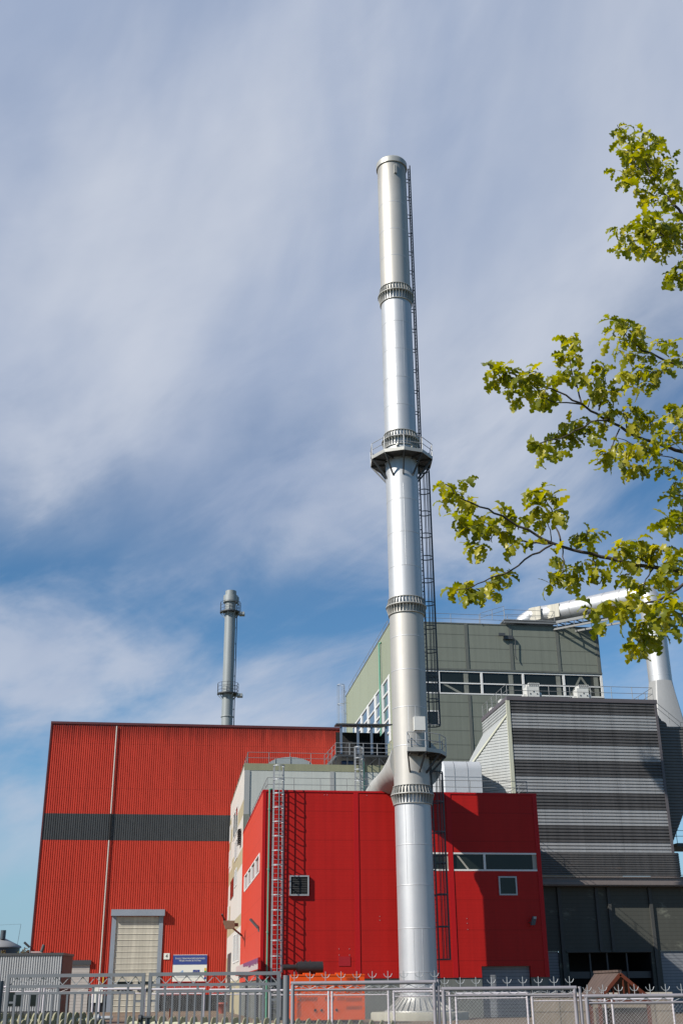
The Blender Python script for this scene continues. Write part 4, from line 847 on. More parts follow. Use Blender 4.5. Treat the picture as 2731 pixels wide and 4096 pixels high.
w = MB(); w.quad((OD[1],LV+0.0,0),(OD[1],LV+0.3,0),(OD[1],LV+0.3,4.4),(OD[1],LV+0.0,4.4)); w.quad((OD[0],LV+0.3,0),(OD[0],LV,0),(OD[0],LV,4.4),(OD[0],LV+0.3,4.4)); w.build('bay_jamb', m_lowdark, B)
w = MB(); w.box((OD[0],LV+0.4,2.46),(OD[1],LV+0.6,2.95)); w.build('bay_beam', m_lowdark, B)
for u in (26.6, 28.0, 29.6): w = MB(); w.box((u-0.06,LV+0.3,0),(u+0.06,LV+0.39,4.3)); w.build('bay_post', m_lowdark, B)
w = MB(); w.quad((RD[0],LV+0.12,0),(RD[1],LV+0.12,0),(RD[1],LV+0.12,RD[3]),(RD[0],LV+0.12,RD[3])); ro = w.build('roller_door', m_rollg, B)
w = MB(); w.box((34.0,LV+0.09,0.9),(35.3,LV+0.119,1.75)); w.build('door_window', m_glass, ro); 
w = MB(); w.quad((LD[0],LV+0.12,0),(LD[1],LV+0.12,0),(LD[1],LV+0.12,LD[3]),(LD[0],LV+0.12,LD[3])); w.build('roller_door', m_rollg, B)

# small steel platform far right
T = thing('steel_platform', 'small grey steel platform with railing at the right edge behind the filter', 'platform', (39,20,13))
f = MB(); a_ = atv(2706,3372,20); f.box((a_[0],20,a_[1]-0.3),(a_[0]+5,24,a_[1])); f.build('deck', m_galvd, T)
f = MB(); railing(f, [(a_[0]+0.05,24,a_[1]),(a_[0]+0.05,20.05,a_[1]),(a_[0]+5,20.05,a_[1])],1.1,0.03,1.2); f.build('railing', m_rail, T)
f = MB(); f.box((a_[0]+1.6,21.5,0),(a_[0]+2.0,21.9,a_[1]-0.3)); f.build('leg', m_galvd, T)
T = thing('roof_walkway', 'low railed steel walkway on the grey hall roof at the right edge', 'platform', (35,18,9.8))
b_ = atv(2713,3508,18); f = MB(); railing(f, [(b_[0],18,9.8),(b_[0]+8,18,9.8)],1.0,0.03,0.9); f.build('railing', m_rail, T)
f = MB(); f.box((b_[0],18,9.72),(b_[0]+8,19.2,9.79)); f.build('deck', m_galvd, T)
# ================================================================== DISTANT GREY CHIMNEY
T = thing('chimney', 'slim distant grey chimney with two ring platforms rising behind the red hall', 'chimney', (0,0,0), frame='world')
Yd = 170.0
P_ = atY(925, 2366, Yd); Pb = atY(908, 2890, Yd); cx, cy = Pb.x, Yd; zt = P_.z
T.location = (cx, cy, 0); T['_b'] = (cx, cy, 0)
R_ = 0.86
def zy(y): return atY(915, y, Yd-0.9).z
f = MB(); f.lathe((cx,cy), [(R_,0),(R_,zt-0.6)], 36); z0 = zy(2862); f.lathe((cx,cy),[(R_,z0-0.12),(R_+0.09,z0-0.1),(R_+0.09,z0+0.1),(R_,z0+0.12)],36); f.build('shaft', m_grey_ch, T)
za, zb = zy(2404), zy(2378)
f = MB(); f.lathe((cx,cy), [(R_+0.01,za),(R_+0.30,za),(R_+0.30,zb),(R_+0.02,zb),(R_+0.02,zt),(R_-0.08,zt),(R_-0.08,zt-1)], 36, 0, False); f.box((cx+R_+0.2,cy-0.2,za-0.4),(cx+R_+0.45,cy+0.2,zb-0.2)); f.build('cap', m_grey_ch, T)
for y in (2442, 2769):
    z = zy(y); f = MB(); n = 24; a0, a1 = radians(-185), radians(75)
    A = [a0+(a1-a0)*k/n for k in range(n+1)]
    for k in range(n):
        a, b = A[k], A[k+1]; q = [(cx+r*cos(t), cy+r*sin(t), z) for r, t in ((R_,a),(R_+0.78,a),(R_+0.78,b),(R_,b))]
        f.add(q+[(p[0],p[1],p[2]-0.15) for p in q], [(0,1,2,3),(7,6,5,4),(1,5,6,2)])
    d_ = f.build('platform', m_galvd, T)
    f = MB(); railing(f, [(cx+(R_+0.75)*cos(t), cy+(R_+0.75)*sin(t), z) for t in A[::3]], 1.55, 0.035, 9, (1.0,0.65,0.3)); f.build('railing', m_galvd, d_)
    for t in A[::4]: f = MB(); f.bar((cx+(R_+0.7)*cos(t),cy+(R_+0.7)*sin(t),z-0.15),(cx+R_*cos(t),cy+R_*sin(t),z-0.9),0.09); f.build('bracket', m_grey_ch, d_)
    f = MB(); f.box((cx+R_+0.55,cy-0.6,z-0.55),(cx+R_+1.4,cy+0.5,z-0.1)); f.build('landing', m_grey_ch, d_)
l_ = MB(); ladder(l_, MB(), (cx+R_*cos(0.25), cy+R_*sin(0.25)), 0.25, 2, zt-2.2, off=0.2, w=0.5, standoff=2.6); l_.build('ladder', m_galvd, T)

# ================================================================== FAR LEFT: tank, bushes, corrugated shed
T = thing('storage_tank', 'dark round storage tank with shallow grey cone roof at the far left edge', 'tank', (-58.8,200,0), frame='world')
tcx, tcy = atY(-22, 3790, 200).x, 203.5
ze = atY(50, 3784, 200).z; tr = atY(56,3790,200).x - tcx
f = MB(); f.lathe((tcx,tcy), [(tr,0),(tr,ze)], 40); f.build('wall', m_tank, T)
f = MB(); f.lathe((tcx,tcy), [(tr+0.25,ze-0.15),(tr+0.2,ze+0.1),(0.7,ze+1.35),(0,ze+1.4)], 40); f.build('roof', m_tankr, T)
f = MB(); f.tube((tcx+0.55,tcy-1,ze+1.2),(tcx+0.55,tcy-1,ze+2.6),0.45,None,12); f.build('roof_vent', m_tank, T)
f = MB(); f.tube((tcx+tr-0.4,tcy,ze),(tcx+tr-0.1,tcy,ze+3.6),0.03,None,5); f.tube((tcx+tr-0.1,tcy,ze+3.6),(tcx-3,tcy,ze+3.4),0.02,None,4); f.build('wire_mast', m_galvd, T)

SY = 74.0
T = thing('shed', 'grey corrugated metal shed with a brown end wall left of the red hall', 'shed', (-18,SY,0), frame='world')
ye = SY+3.0; xe = atY(294, 3815, ye).x
xl, xr = atY(-60, 3814, SY).x, atY(254, 3812, SY).x; zt = atY(200, 3813, SY).z
f = MB(); n = int((xr-xl)/0.145)
pts = []
for k in range(n):
    a = xl+(xr-xl)*k/n; p_ = (xr-xl)/n; pts += [(a,SY),(a+p_*0.2,SY-0.06),(a+p_*0.6,SY-0.06),(a+p_*0.8,SY)]
c = len(pts); f.add([(p[0],p[1],0.75) for p in pts]+[(p[0],p[1],zt-0.12) for p in pts], [(i,i+1,c+i+1,c+i) for i in range(c-1)]); f.build('wall', m_shed_l, T)
f = MB(); f.prism_z([(xl,SY-0.12),(xr+0.05,SY-0.12),(xe+0.06,ye+0.05),(xl,ye+0.05)],zt-0.12,zt+0.02); f.build('roof_edge', m_lowdark, T)
f = MB(); f.quad((xr,SY,0.0),(xe,ye,0.0),(xe,ye,zt-0.12),(xr,SY,zt-0.12)); f.quad((xe,ye,0.0),(xl,ye,0.0),(xl,ye,zt-0.12),(xe,ye,zt-0.12)); f.build('end_wall', m_shed_b, T)
f = MB(); f.box((xl,SY-0.02,0),(xr,SY+0.1,0.748)); f.build('base', m_lowdark, T)
for a, b in ((25,90),(120,160)):
    f = MB(); f.box((atY(a,3990,SY).x,SY-0.09,1.05),(atY(b,3990,SY).x,SY-0.065,atY(a,3962,SY).z)); f.build('window', m_glass, T)
def leaf_cloud(mb, c, rx, ry, rz, n, size, rnd, flat=False):
    for _ in range(n):
        d = Vector((rnd.gauss(0,1), rnd.gauss(0,1), rnd.gauss(0,1))).normalized()*(rnd.random()**0.45)
        p = Vector((c[0]+d.x*rx, c[1]+d.y*ry, c[2]+d.z*rz)); a = Vector((rnd.gauss(0,1), rnd.gauss(0,1), rnd.gauss(0,1))).normalized(); b = a.orthogonal().normalized(); s = size*rnd.uniform(0.6,1.3)
        mb.add([p-a*s-b*s*0.5, p+a*s-b*s*0.4, p+a*s*0.8+b*s*0.5, p-a*s*0.7+b*s*0.5], [(0,1,2,3)])

def leaf_mat(name, c1, c2, c3, trans=0.35):
    m = bpy.data.materials.new(name); m.use_nodes = True; nt = m.node_tree; L = nt.links.new
    p = nt.nodes['Principled BSDF']; p.inputs['Roughness'].default_value = 0.38
    gi = N(nt, 'ShaderNodeNewGeometry'); r = RAMP(nt, gi.outputs['Random Per Island'], [(0.0, c1), (0.55, c2), (1.0, c3)])
    L(r, p.inputs['Base Color'])
    tr = N(nt, 'ShaderNodeBsdfTranslucent'); hs = N(nt, 'ShaderNodeHueSaturation', inp={1: 1.1, 2: 1.5}); L(r, hs.inputs[4]); L(hs.outputs[0], tr.inputs[0])
    mx = N(nt, 'ShaderNodeMixShader', inp={0: trans}); L(p.outputs[0], mx.inputs[1]); L(tr.outputs[0], mx.inputs[2])
    L(mx.outputs[0], nt.nodes['Material Output'].inputs[0]); return m
m_leaf = leaf_mat('oak leaf', (0.14,0.16,0.012), (0.30,0.295,0.018), (0.46,0.40,0.045), 0.48)
m_bush = leaf_mat('bush leaf', (0.05,0.06,0.015), (0.10,0.10,0.025), (0.15,0.12,0.035), 0.2)
rnd = random.Random(11)
for px_, lab, wd in ((93,'small bush with reddish tips above the corrugated shed roof',1.5),(117,'small pale green bush touching the corner of the red hall',1.3),(10,'low green bush in front of the dark round tank',2.2)):
    q = atY(px_, 3800, 150); T = thing('bush', lab, 'bush', (q.x,150,0), 'bushes behind the corrugated shed', frame='world')
    f = MB(); f.path([(q.x,150,0),(q.x+0.1,150,q.z*0.5),(q.x,150,q.z)],0.1,6); f.build('stem', m_bark, T)
    f = MB()
    for k in range(9):
        leaf_cloud(f, (q.x+rnd.uniform(-.5,.5)*wd,150+rnd.uniform(-.5,.5)*wd,q.z-rnd.uniform(0,3.2)-(0.3 if k else 0)), 0.45, 0.5, 0.75, 70, 0.11, rnd)
    f.build('foliage', m_bush, T)

# ================================================================== GENERATOR
T = thing('generator', 'orange containerised diesel generator with louvred doors and black exhaust', 'generator', (0.83,-12,0))
f = MB(); gu0, gu1, gv0, gv1, gz0_, gz1_ = 0.83, 5.0, -12.0, -9.6, 0.22, 2.55
f.box((gu0,gv0,gz0_),(gu1,gv1,gz1_))
for u in (0.83+1.3, 0.83+2.75): f.box((u-0.012,gv0-0.012,0.42),(u+0.012,gv0-0.001,1.95))
f.box((gu0-0.02,gv0-0.03,1.95),(gu1+0.02,gv0-0.001,2.02)); f.box((gu0-0.02,gv0-0.03,gz1_-0.06),(gu1+0.02,gv0-0.001,gz1_+0.02))
f.build('body', m_orange, T)
f = MB()
for (a, b, z0) in ((1.35,2.35,1.18),(2.75,3.3,1.18),(3.45,3.9,1.18),(3.95,4.85,1.58),(3.95,4.85,1.14),(3.95,4.85,0.72)):
    n = max(4, int((b-a)/0.1)); f = MB()
    for k in range(n):
        x = a+(b-a)*k/n; f.add([(x,gv0-0.004,z0),(x+0.05,gv0-0.004,z0),(x+0.09,gv0-0.004,z0+0.2),(x+0.04,gv0-0.004,z0+0.2)], [(0,1,2,3)])
    f.build('vent_slots', m_exh, T)
for u, z in ((2.2,0.72),(2.55,0.72),(3.4,0.72)):
    f = MB(); f.tube((u,gv0-0.05,z),(u,gv0-0.001,z),0.07,None,12); f.build('door_latch', m_exh, T)
for u in (1.55, 2.3, 3.4):
    f = MB(); f.box((u,gv0+0.1,gz1_),(u+0.42,gv0+0.5,gz1_+0.10)); f.build('roof_hatch', m_orange, T)
f = MB(); f.tube((1.30,-11.3,2.93),(2.72,-11.3,2.93),0.33,None,20); f.tube((1.26,-11.3,2.93),(1.30,-11.3,2.93),0.25,None,20); f.tube((0.45,-11.3,2.96),(1.26,-11.3,2.96),0.15,None,12); f.tube((1.20,-11.3,2.95),(1.25,-11.3,2.95),0.23,None,16)
f.box((2.35,-11.45,gz1_),(2.6,-11.15,2.7)); f.box((1.6,-11.4,gz1_),(1.75,-11.2,2.7))
for u in (1.5, 1.75, 2.0): f.tube((u,-11.3,3.24),(u,-11.3,3.32),0.04,None,6)
f.build('exhaust', m_exh, T)
f = MB(); f.box((gu0+0.1,gv0+0.1,0),(gu1-0.1,gv1-0.1,gz0_-0.002)); f.build('skid', m_lowdark, T)
text_mesh('1100 kVA', 0.22, m_black2, T, (4.3,gv0-0.035,2.33), width=0.72)
text_mesh('GENERATOR', 0.3, m_black2, T, (1.32,gv0-0.006,1.10), width=1.45, rot=Matrix.Rotation(pi/2,4,'X') @ Matrix.Rotation(pi/2,4,'Z')) 
f = MB(); f.box((4.0,gv0-0.034,2.12),(4.9,gv0-0.031,2.14)); f.build('black_stripe', m_black2, T)

# ================================================================== SMALL TIMBER SHELTER
GY = 46.0
T = thing('timber_shelter', 'small timber shelter with brown sheet gable roof behind the right fence', 'shelter', (11,GY,0), frame='world')
def q(x, y, Y): p = atY(x, y, Y); return (p.x, Y, p.z)
Rf, Rb = q(2477,3893,GY), None
rid0 = Vector(q(2478,3893,GY)); rid1 = Vector(q(2379,3897,GY+1.4)); 
el0 = Vector(q(2391,3999,GY)); el1 = Vector(q(2318,3995,GY+1.4)); er0 = Vector(q(2604,3997,GY)); er1 = er0+(rid1-rid0)
f = MB()
up = Vector((0,0,0.06))
for a, b, c, d in ((el0,rid0,rid1,el1),(rid0,er0,er1,rid1)):
    f.add([a,b,c,d,a+up,b+up,c+up,d+up],[(3,2,1,0),(4,5,6,7),(0,1,5,4),(1,2,6,5),(2,3,7,6),(3,0,4,7)])
f.bar(tuple(rid0+up*1.3),tuple(rid1+up*1.3),0.16,0.08); f.build('roof', m_roofb, T)
f = MB(); pl = Vector((0,-0.02,-0.03)); 
f.bar(tuple(el0+pl),tuple(rid0+pl),0.06,0.12); f.bar(tuple(rid0+pl),tuple(er0+pl),0.06,0.12); f.bar(tuple(el0+pl),tuple(er0+pl),0.08,0.12)
for k in range(1, 10):
    t = k/10; x = el0.x+(er0.x-el0.x)*t; zt_ = (el0.z+(rid0.z-el0.z)*(x-el0.x)/(rid0.x-el0.x)) if x < rid0.x else (er0.z+(rid0.z-er0.z)*(er0.x-x)/(er0.x-rid0.x))
    f.bar((x,GY+0.05,el0.z),(x,GY+0.05,zt_-0.05),0.05)
f.build('gable_slats', m_wood, T)
for a in (Vector(q(2396,4010,GY+0.1)), Vector(q(2590,4010,GY+0.1)), Vector(q(2360,4008,GY+1.3))):
    f = MB(); f.box((a.x-0.06,a.y-0.06,0),(a.x+0.06,a.y+0.06,a.z+0.15)); f.build('post', m_wood, T)
f = MB(); f.box((el0.x+0.1,GY+0.25,0),(er0.x-0.1,GY+1.2,0.98)); f.build('bin_wall', mat('dark brown boarding',(0.045,0.03,0.024),0.8,var=0.2), T)

# precast wall behind the second fence
T = thing('precast_wall', 'beige precast concrete yard wall behind the fence right of the chimney base', 'wall', (8,52,0), frame='world')
x0, x1 = atY(2122, 3970, 52).x, atY(2680, 3970, 52).x; zt = atY(2300,3972,52).z
f = MB(); f.box((x0,52,0),(x1,52.3,zt-0.1)); f.build('wall_panel', m_beigew, T)
f = MB(); f.box((x0-0.05,51.92,zt-0.1),(x1+0.05,52.38,zt)); f.build('coping', mat('pale coping',(0.40,0.36,0.30),0.8,var=0.1), T)

# ================================================================== FENCES
def trident(mb, c, s=1.0, r=0.008):
    c = Vector(c); mb.tube(c, c+Vector((0,0,0.15*s)), r, None, 5)
    for sg in (-1, 1):
        pts = [c+Vector((sg*x*s, 0, (0.05+z)*s)) for x, z in ((0,0),(0.03,0.004),(0.055,0.025),(0.072,0.06))]; mb.path(pts, r*0.9, 5)
def chain_panel(name, label, x0, x1, ztop, Y, mats, group, r=0.032, drop=0.135, trunc=0.02, spikes=True, mesh=True, zbot=0.08, pitch=0.06, step=0.263, cat='fence panel', wr=0.0020, zig=0.075):
    T = thing(name, label, cat, (x0,Y,0), group, frame='world')
    f = MB(); f.tube((x0,Y,ztop-r),(x1,Y,ztop-r),r,None,10); f.tube((x0+r,Y,0),(x0+r,Y,ztop-r),r,None,10); f.tube((x1-r,Y,0),(x1-r,Y,ztop-r),r,None,10)
    f.tube((x0+r,Y,ztop-drop),(x1-r,Y,ztop-drop),r*0.55,None,8); f.tube((x0+r,Y,zbot),(x1-r,Y,zbot),r*0.55,None,8); f.build('frame', mats[0], T)
    n = max(2, int(round((x1-x0)/(zig*2)))); f = MB(); pts = [(x0+(x1-x0)*k/n, Y, ztop-r*2 if k % 2 else ztop-drop+0.01) for k in range(n+1)]; f.path(pts, 0.007, 5); f.build('zigzag_rod', mats[1], T)
    if mesh:
        f = MB(); zb, zt_ = max(zbot, ztop-1.75), ztop-drop; H = zt_-zb; Wd = x1-x0-2*r; a = x0+r; n = int((Wd+H)/pitch)
        for k in range(n+1):
            s0 = k*pitch-H
            for sg in (0, 1):
                p0 = [max(s0,0), 0.0]; p0[1] = p0[0]-s0; p1 = [min(s0+H,Wd), 0.0]; p1[1] = p1[0]-s0
                if p1[0]-p0[0] < 1e-3: continue
                A_ = (a+(p0[0] if not sg else Wd-p0[0]), Y, zb+p0[1]); B_ = (a+(p1[0] if not sg else Wd-p1[0]), Y+0.004, zb+p1[1]); f.tube(A_, B_, wr, None, 3, 0, False)
        f.build('chain_link_mesh', mats[2], T)
    if spikes:
        n = int((x1-x0-0.06)/step)
        base = None
        for k in range(n+1):
            x = x0+0.06+k*step
            if base is None:
                f = MB(); trident(f, (x0+0.06,Y,ztop), 1.0 if spikes is True else spikes, 0.0065 if spikes is True else 0.010); base = f.build('spike', mats[1], T)
            else:
                c = base.copy(); COL.objects.link(c); c.parent = T; c.location = (k*step,0,0)
    return T
NY = 20.6
def X(px, y, Y): return atY(px, y, Y).x
mt = (m_fence2, m_galv, m_wire)
chain_panel('chain_link_fence','galvanised chain-link fence panel with trident spikes in front of the orange generator',X(1163,3930,NY),X(1742,3925,NY),atY(1450,3923,NY).z,NY,mt,'near chain-link fence panels')
chain_panel('chain_link_fence','galvanised chain-link fence panel with trident spikes just right of the chimney base',X(1764,3951,NY),X(2303,3949,NY),atY(2000,3946,NY).z,NY,mt,'near chain-link fence panels')
chain_panel('chain_link_fence','galvanised chain-link fence panel with trident spikes in front of the timber shelter',X(2335,3980,NY),X(2335,3980,NY)+2.5,atY(2500,3976,NY).z,NY,mt,'near chain-link fence panels')
for px_, y_, r, lab, mm in ((1145,3901,0.055,'thick round grey gate post between the gate and the chain-link fence',m_fence),(1751,3918,0.024,'thin round fence post between the two chain-link panels beside the chimney base',m_fence2),(2317,3946,0.028,'thin round fence post left of the timber shelter roof',m_fence2),(3,3924,0.055,'dark green round post at the left edge beside the gate',m_tank)):
    p_ = atY(px_, y_, NY); f = MB(); f.tube((p_.x,NY+0.03,0),(p_.x,NY+0.03,p_.z),r,None,16); o = f.build('fence_post', mm, None, (p_.x,NY+0.03,0), 'world'); tag(o, lab, 'post', 'fence posts along the near fence')
# barred gate leaves
def gate(label, pxl, pxr, ytl, ytr, side):
    x0, x1 = X(pxl, ytl, NY), X(pxr, ytr, NY); zt = (atY(pxl, ytl, NY).z+atY(pxr, ytr, NY).z)/2
    T = thing('gate_leaf', label, 'gate', (x0,NY,0), 'barred gate leaves', frame='world')
    f = MB(); w_ = 0.055; f.bar((x0,NY,zt-w_/2),(x1,NY,zt-w_/2),w_,w_); f.bar((x0+w_/2,NY,0.1),(x0+w_/2,NY,zt-w_),w_); f.bar((x1-w_/2,NY,0.1),(x1-w_/2,NY,zt-w_),w_); f.bar((x0+w_,NY,zt-0.195),(x1-w_,NY,zt-0.195),0.045); f.build('frame', m_fence, T)
    f = MB(); n = int((x1-x0-0.11)/0.112); n += n % 2; pts = [(x0+w_+(x1-x0-2*w_)*k/n,NY,zt-w_ if k % 2 else zt-0.175) for k in range(n+1)]; f.path(pts, 0.0075, 5); f.build('zigzag_rod', m_galv, T)
    a, b = (x0+0.155, x1) if side == 'l' else (x0, x1-0.155)
    a, b = x0+0.16, x1-0.16
    f = MB(); z1 = zt-0.30; f.bar((a,NY,z1),(b,NY,z1),0.04); f.bar((a,NY,0.2),(b,NY,0.2),0.04); f.bar((a,NY+0.002,0.22),(a,NY+0.002,z1-0.02),0.036); f.bar((b,NY+0.002,0.22),(b,NY+0.002,z1-0.02),0.036)
    for k in range(4): x = a+0.12+(b-a-0.24)*k/3; f.bar((x,NY,z1+0.02),(x,NY,zt-0.217),0.035)
    f.bar((x0+w_,NY,zt-0.44),(a,NY,zt-0.44),0.03); f.bar((x1-w_,NY,zt-0.44),(b,NY,zt-0.44),0.03); f.build('inner_frame', m_fence, T)
    n = int(round((b-a)/0.1235)); base = None
    for k in range(1, n):
        x = a+(b-a)*k/n
        if base is None: f = MB(); f.bar((x,NY,0.22),(x,NY,z1-0.02),0.031); base = f.build('bar', m_fence, T); xb = x
        else: c = base.copy(); COL.objects.link(c); c.parent = T; c.location = (x-xb,0,0)
gate('left leaf of the grey barred gate in front of the corrugated shed', 32, 583, 3899, 3890, 'l')
gate('right leaf of the grey barred gate in front of the site information board', 597, 1121, 3894, 3882, 'r')
f = MB(); p_ = atY(582, 4070, NY-0.05); f.tube((p_.x-0.08,NY-0.06,p_.z),(p_.x+0.1,NY-0.06,p_.z),0.02,None,10); f.tube((p_.x-0.11,NY-0.06,p_.z-0.01),(p_.x-0.06,NY-0.06,p_.z-0.01),0.055,None,14); f.bar((p_.x+0.02,NY-0.06,p_.z),(p_.x+0.02,NY-0.06,p_.z-0.14),0.03); o = f.build('gate_lock', m_galvd, None, (p_.x,NY,p_.z), 'world'); tag(o, 'metal latch bar and round lock joining the two barred gate leaves', 'lock')
# second fence, farther into the yard
FY = 43.0; mt3 = (m_fence3, m_wire, m_wire)
for pa, pb, ya, lab, sp in ((0,165,3944,'far white pipe fence panel seen through the left gate in front of the shed windows',False),(176,380,3946,'far white pipe fence panel in front of the brown shed end',False),(398,585,3952,'far white pipe fence panel in front of the cream roller door',False),(600,822,3953,'far spiked pipe fence panel below the site information board',True),(838,1058,3955,'far spiked pipe fence panel in front of the canopied side entrance',True),(1076,1318,3957,'far spiked pipe fence panel across the left of the orange generator',True),(1323,1556,3957,'far spiked pipe fence panel across the right end of the generator',True),(1569,1800,3962,'far spiked pipe fence panel across the flared chimney base',True),(1817,2109,3970,'far sloping pipe fence panel in front of the red building roller door',True),(2121,2420,3980,'far spiked pipe fence panel in front of the beige wall',True),(2440,2690,3992,'far pipe fence panel behind the timber shelter',True)):
    x0, x1 = X(pa, ya, FY), X(pb, ya, FY)
    chain_panel('yard_fence_panel', lab, x0, x1, atY((pa+pb)/2, ya-1, FY).z, FY, mt3, 'pipe-framed yard fence panels', r=0.037, drop=0.19, spikes=(1.05 if sp else False), mesh=pa > 580, pitch=0.075, step=0.27, wr=0.0022, zig=0.14)

# picket fence between the two fences
def pickets(label, x0, x1, Y, ztl, ztr, pitch, wd, rot, grp, rail=True):
    T = thing('picket_fence', label, 'fence', (x0,Y,0), grp, frame='world')
    n = int((x1-x0)/pitch); base = None
    for k in range(n+1):
        x = x0+k*pitch; zt = ztl+(ztr-ztl)*k/max(n,1)
        if base is None:
            f = MB(); N_ = 12; prof = [(-wd/2,0.05)]+[(-wd/2*cos(pi*i/N_), ztl-0.17+0.17*sin(pi*i/N_)) for i in range(N_+1)]+[(wd/2,0.05)]
            m = len(prof); cr, sr = cos(rot), sin(rot); vs = []
            for dy in (-0.022, 0.022):
                for px_, pz_ in prof: vs.append((x0+px_*cr-dy*sr, Y+px_*sr+dy*cr, pz_))
            f.add(vs, [tuple(range(m)), tuple(range(2*m-1,m-1,-1))]+[(i,i+m,(i+1)%m+m,(i+1)%m) for i in range(m)]); base = f.build('picket', m_picket, T)
        else:
            c = base.copy(); COL.objects.link(c); c.parent = T; c.location = (x-x0, 0, zt-ztl)
    if rail:
        f = MB(); f.tube((x0-0.1,Y+0.03,ztl-0.17),(x1+0.1,Y+0.03,ztr-0.17),0.06,None,10); f.tube((x0,Y+0.03,0.3),(x1,Y+0.03,0.3),0.05,None,8); f.build('rail', m_pick_r, T)
    return T
PY = 28.0
g_ = 'cream round-topped picket fences'
pickets('cream picket fence with closely set round tops behind the left gate leaf', X(-20,4055,PY), X(395,4052,PY), PY, 1.245, 1.255, 0.155, 0.20, radians(62), g_)
pickets('nearer lower row of cream round-topped pickets at the bottom left', X(-20,4080,26.5), X(415,4080,26.5), 26.5, 1.13, 1.13, 0.21, 0.20, radians(50), g_, True)
pickets('cream picket fence with widely set round tops below the information board and generator', X(520,4060,PY), X(1570,4078,PY), PY, 1.17, 1.02, 0.238, 0.125, radians(28), g_)
pickets('staggered second row of cream pickets behind the right gate leaf', X(535,4060,PY+0.5), X(1250,4072,PY+0.5), PY+0.5, 1.165, 1.07, 0.238, 0.115, radians(28), g_, False)
f = MB(); p_ = atY(395,4072,PY); f.tube((p_.x,PY,p_.z),(p_.x+0.32,PY,p_.z),0.045,None,12); f.tube((p_.x-0.1,PY,p_.z),(p_.x+0.02,PY,p_.z),0.09,None,14); o = f.build('pipe_stub', m_galv, None, (p_.x,PY,p_.z), 'world'); tag(o, 'shiny pipe stub sticking out of the left picket fence end', 'pipe')
pr = thing('flower_pot', 'small terracotta flower pot by the pale building entrance', 'pot', (-0.9,30,0))
f = MB(); f.lathe((-1.1,30), [(0.25,0.0),(0.42,0.75),(0.47,0.75),(0.47,0.9),(0.36,0.9),(0.36,0.7),(0,0.7)], 20); f.build('pot_body', m_potred, pr)
T = thing('bollard', 'short rusty steel bollard standing in the yard before the red hall', 'bollard', (0,0,0), frame='world')
p_ = atY(684,4050,40); T.location = (p_.x,40,0); T['_b'] = (p_.x,40,0)
f = MB(); f.box((p_.x-0.045,39.95,0),(p_.x+0.045,40.05,atY(684,4034,40).z)); f.build('post', m_wood, T)
# street floodlight on the pale building corner
T = thing('wall_floodlight', 'rusty box floodlight on a long arm beside the pale building windows', 'lamp', (-0.3,22,7))
f = MB(); f.bar((-0.03,21.0,6.1),(-1.6,17.0,6.95),0.11); f.bar((-1.6,17.0,6.95),(-1.9,16.4,7.5),0.10); f.build('arm', m_galvd, T)
f = MB(); a = atv(893,3683,16.0); b = atv(938,3716,16.0)
f.add([(a[0],15.8,a[1]),(b[0],15.8,a[1]),(b[0],15.8,b[1]+0.05),(a[0]+0.22,15.8,b[1]),(a[0],16.6,a[1]),(b[0],16.6,a[1]),(b[0],16.6,b[1]+0.05),(a[0]+0.22,16.6,b[1])],[(0,3,2,1),(4,5,6,7),(0,1,5,4),(1,2,6,5),(2,3,7,6),(3,0,4,7)]); f.box((b[0],15.95,b[1]+0.2),(b[0]+0.3,16.4,b[1]+0.45)); f.build('lamp_head', m_rust, T)

# ================================================================== OAK TREE (branches reach in from the right)
T = thing('oak_tree', 'oak tree with yellow green young leaves reaching in from the right', 'tree', (4.4,7.4,0), frame='world')
trunk = MB(); tp = [(4.4,7.4,0),(4.35,7.4,1.2),(4.45,7.45,2.6),(4.4,7.5,4.2),(4.3,7.4,6.0),(4.2,7.3,7.6)]
trunk.path(tp, 0, 14, 0, [0.24,0.17,0.15,0.125,0.09,0.05]); trunk.build('trunk', m_bark, T)
br = MB(); rnd = random.Random(5); CL = []
def wp(p, d): return atY(p[0], p[1], d)
def branch(pts, d0, d1, r0, r1, root=None, leaves=(), dens=1.0):
    P = [wp(p, d0+(d1-d0)*i/(len(pts)-1)) for i, p in enumerate(pts)]
    if root is not None: P = [Vector(root)]+P
    # densify with slight wobble
    Q = []
    for i in range(len(P)-1):
        for k in range(3):
            t = k/3; w_ = 0.008 if k else 0; Q.append(P[i].lerp(P[i+1], t)+Vector((rnd.uniform(-w_,w_),rnd.uniform(-w_,w_),rnd.uniform(-w_,w_))))
    Q.append(P[-1]); n = len(Q)-1
    br.path(Q, 0, 7, 0, [0.72*(r0+(r1-r0)*i/n) for i in range(n+1)])
    return P
k_ = 0.92
B2b = lambda x, y: (1700+x/1.521, 1850+y/1.521)
B1c = lambda x, y: (1700+x/1.521, 1200+y/1.521)
B0 = lambda x, y: (2300+x/2.94, 400+y/2.94)
branch([B2b(1568,665),B2b(1380,635),B2b(1110,580),B2b(950,545),B2b(770,490),B2b(620,405),B2b(470,325),B2b(330,270),B2b(210,215),B2b(120,130)], 6.4, 6.0, 0.020, 0.004, tp[2])
branch([B2b(770,500),B2b(650,560),B2b(515,660),B2b(400,700),B2b(280,760),B2b(190,775)], 6.2, 5.9, 0.009, 0.003)
branch([B2b(770,490),B2b(640,490),B2b(500,460),B2b(350,400),B2b(330,490)], 6.25, 6.3, 0.010, 0.003)
branch([B2b(825,495),B2b(790,390),B2b(765,280),B2b(700,190)], 6.2, 6.4, 0.008, 0.003)
branch([B2b(765,480),B2b(760,410),B2b(745,370)], 6.2, 6.1, 0.005, 0.003)
branch([B2b(835,515),B2b(845,600),B2b(820,690)], 6.2, 6.0, 0.006, 0.003)
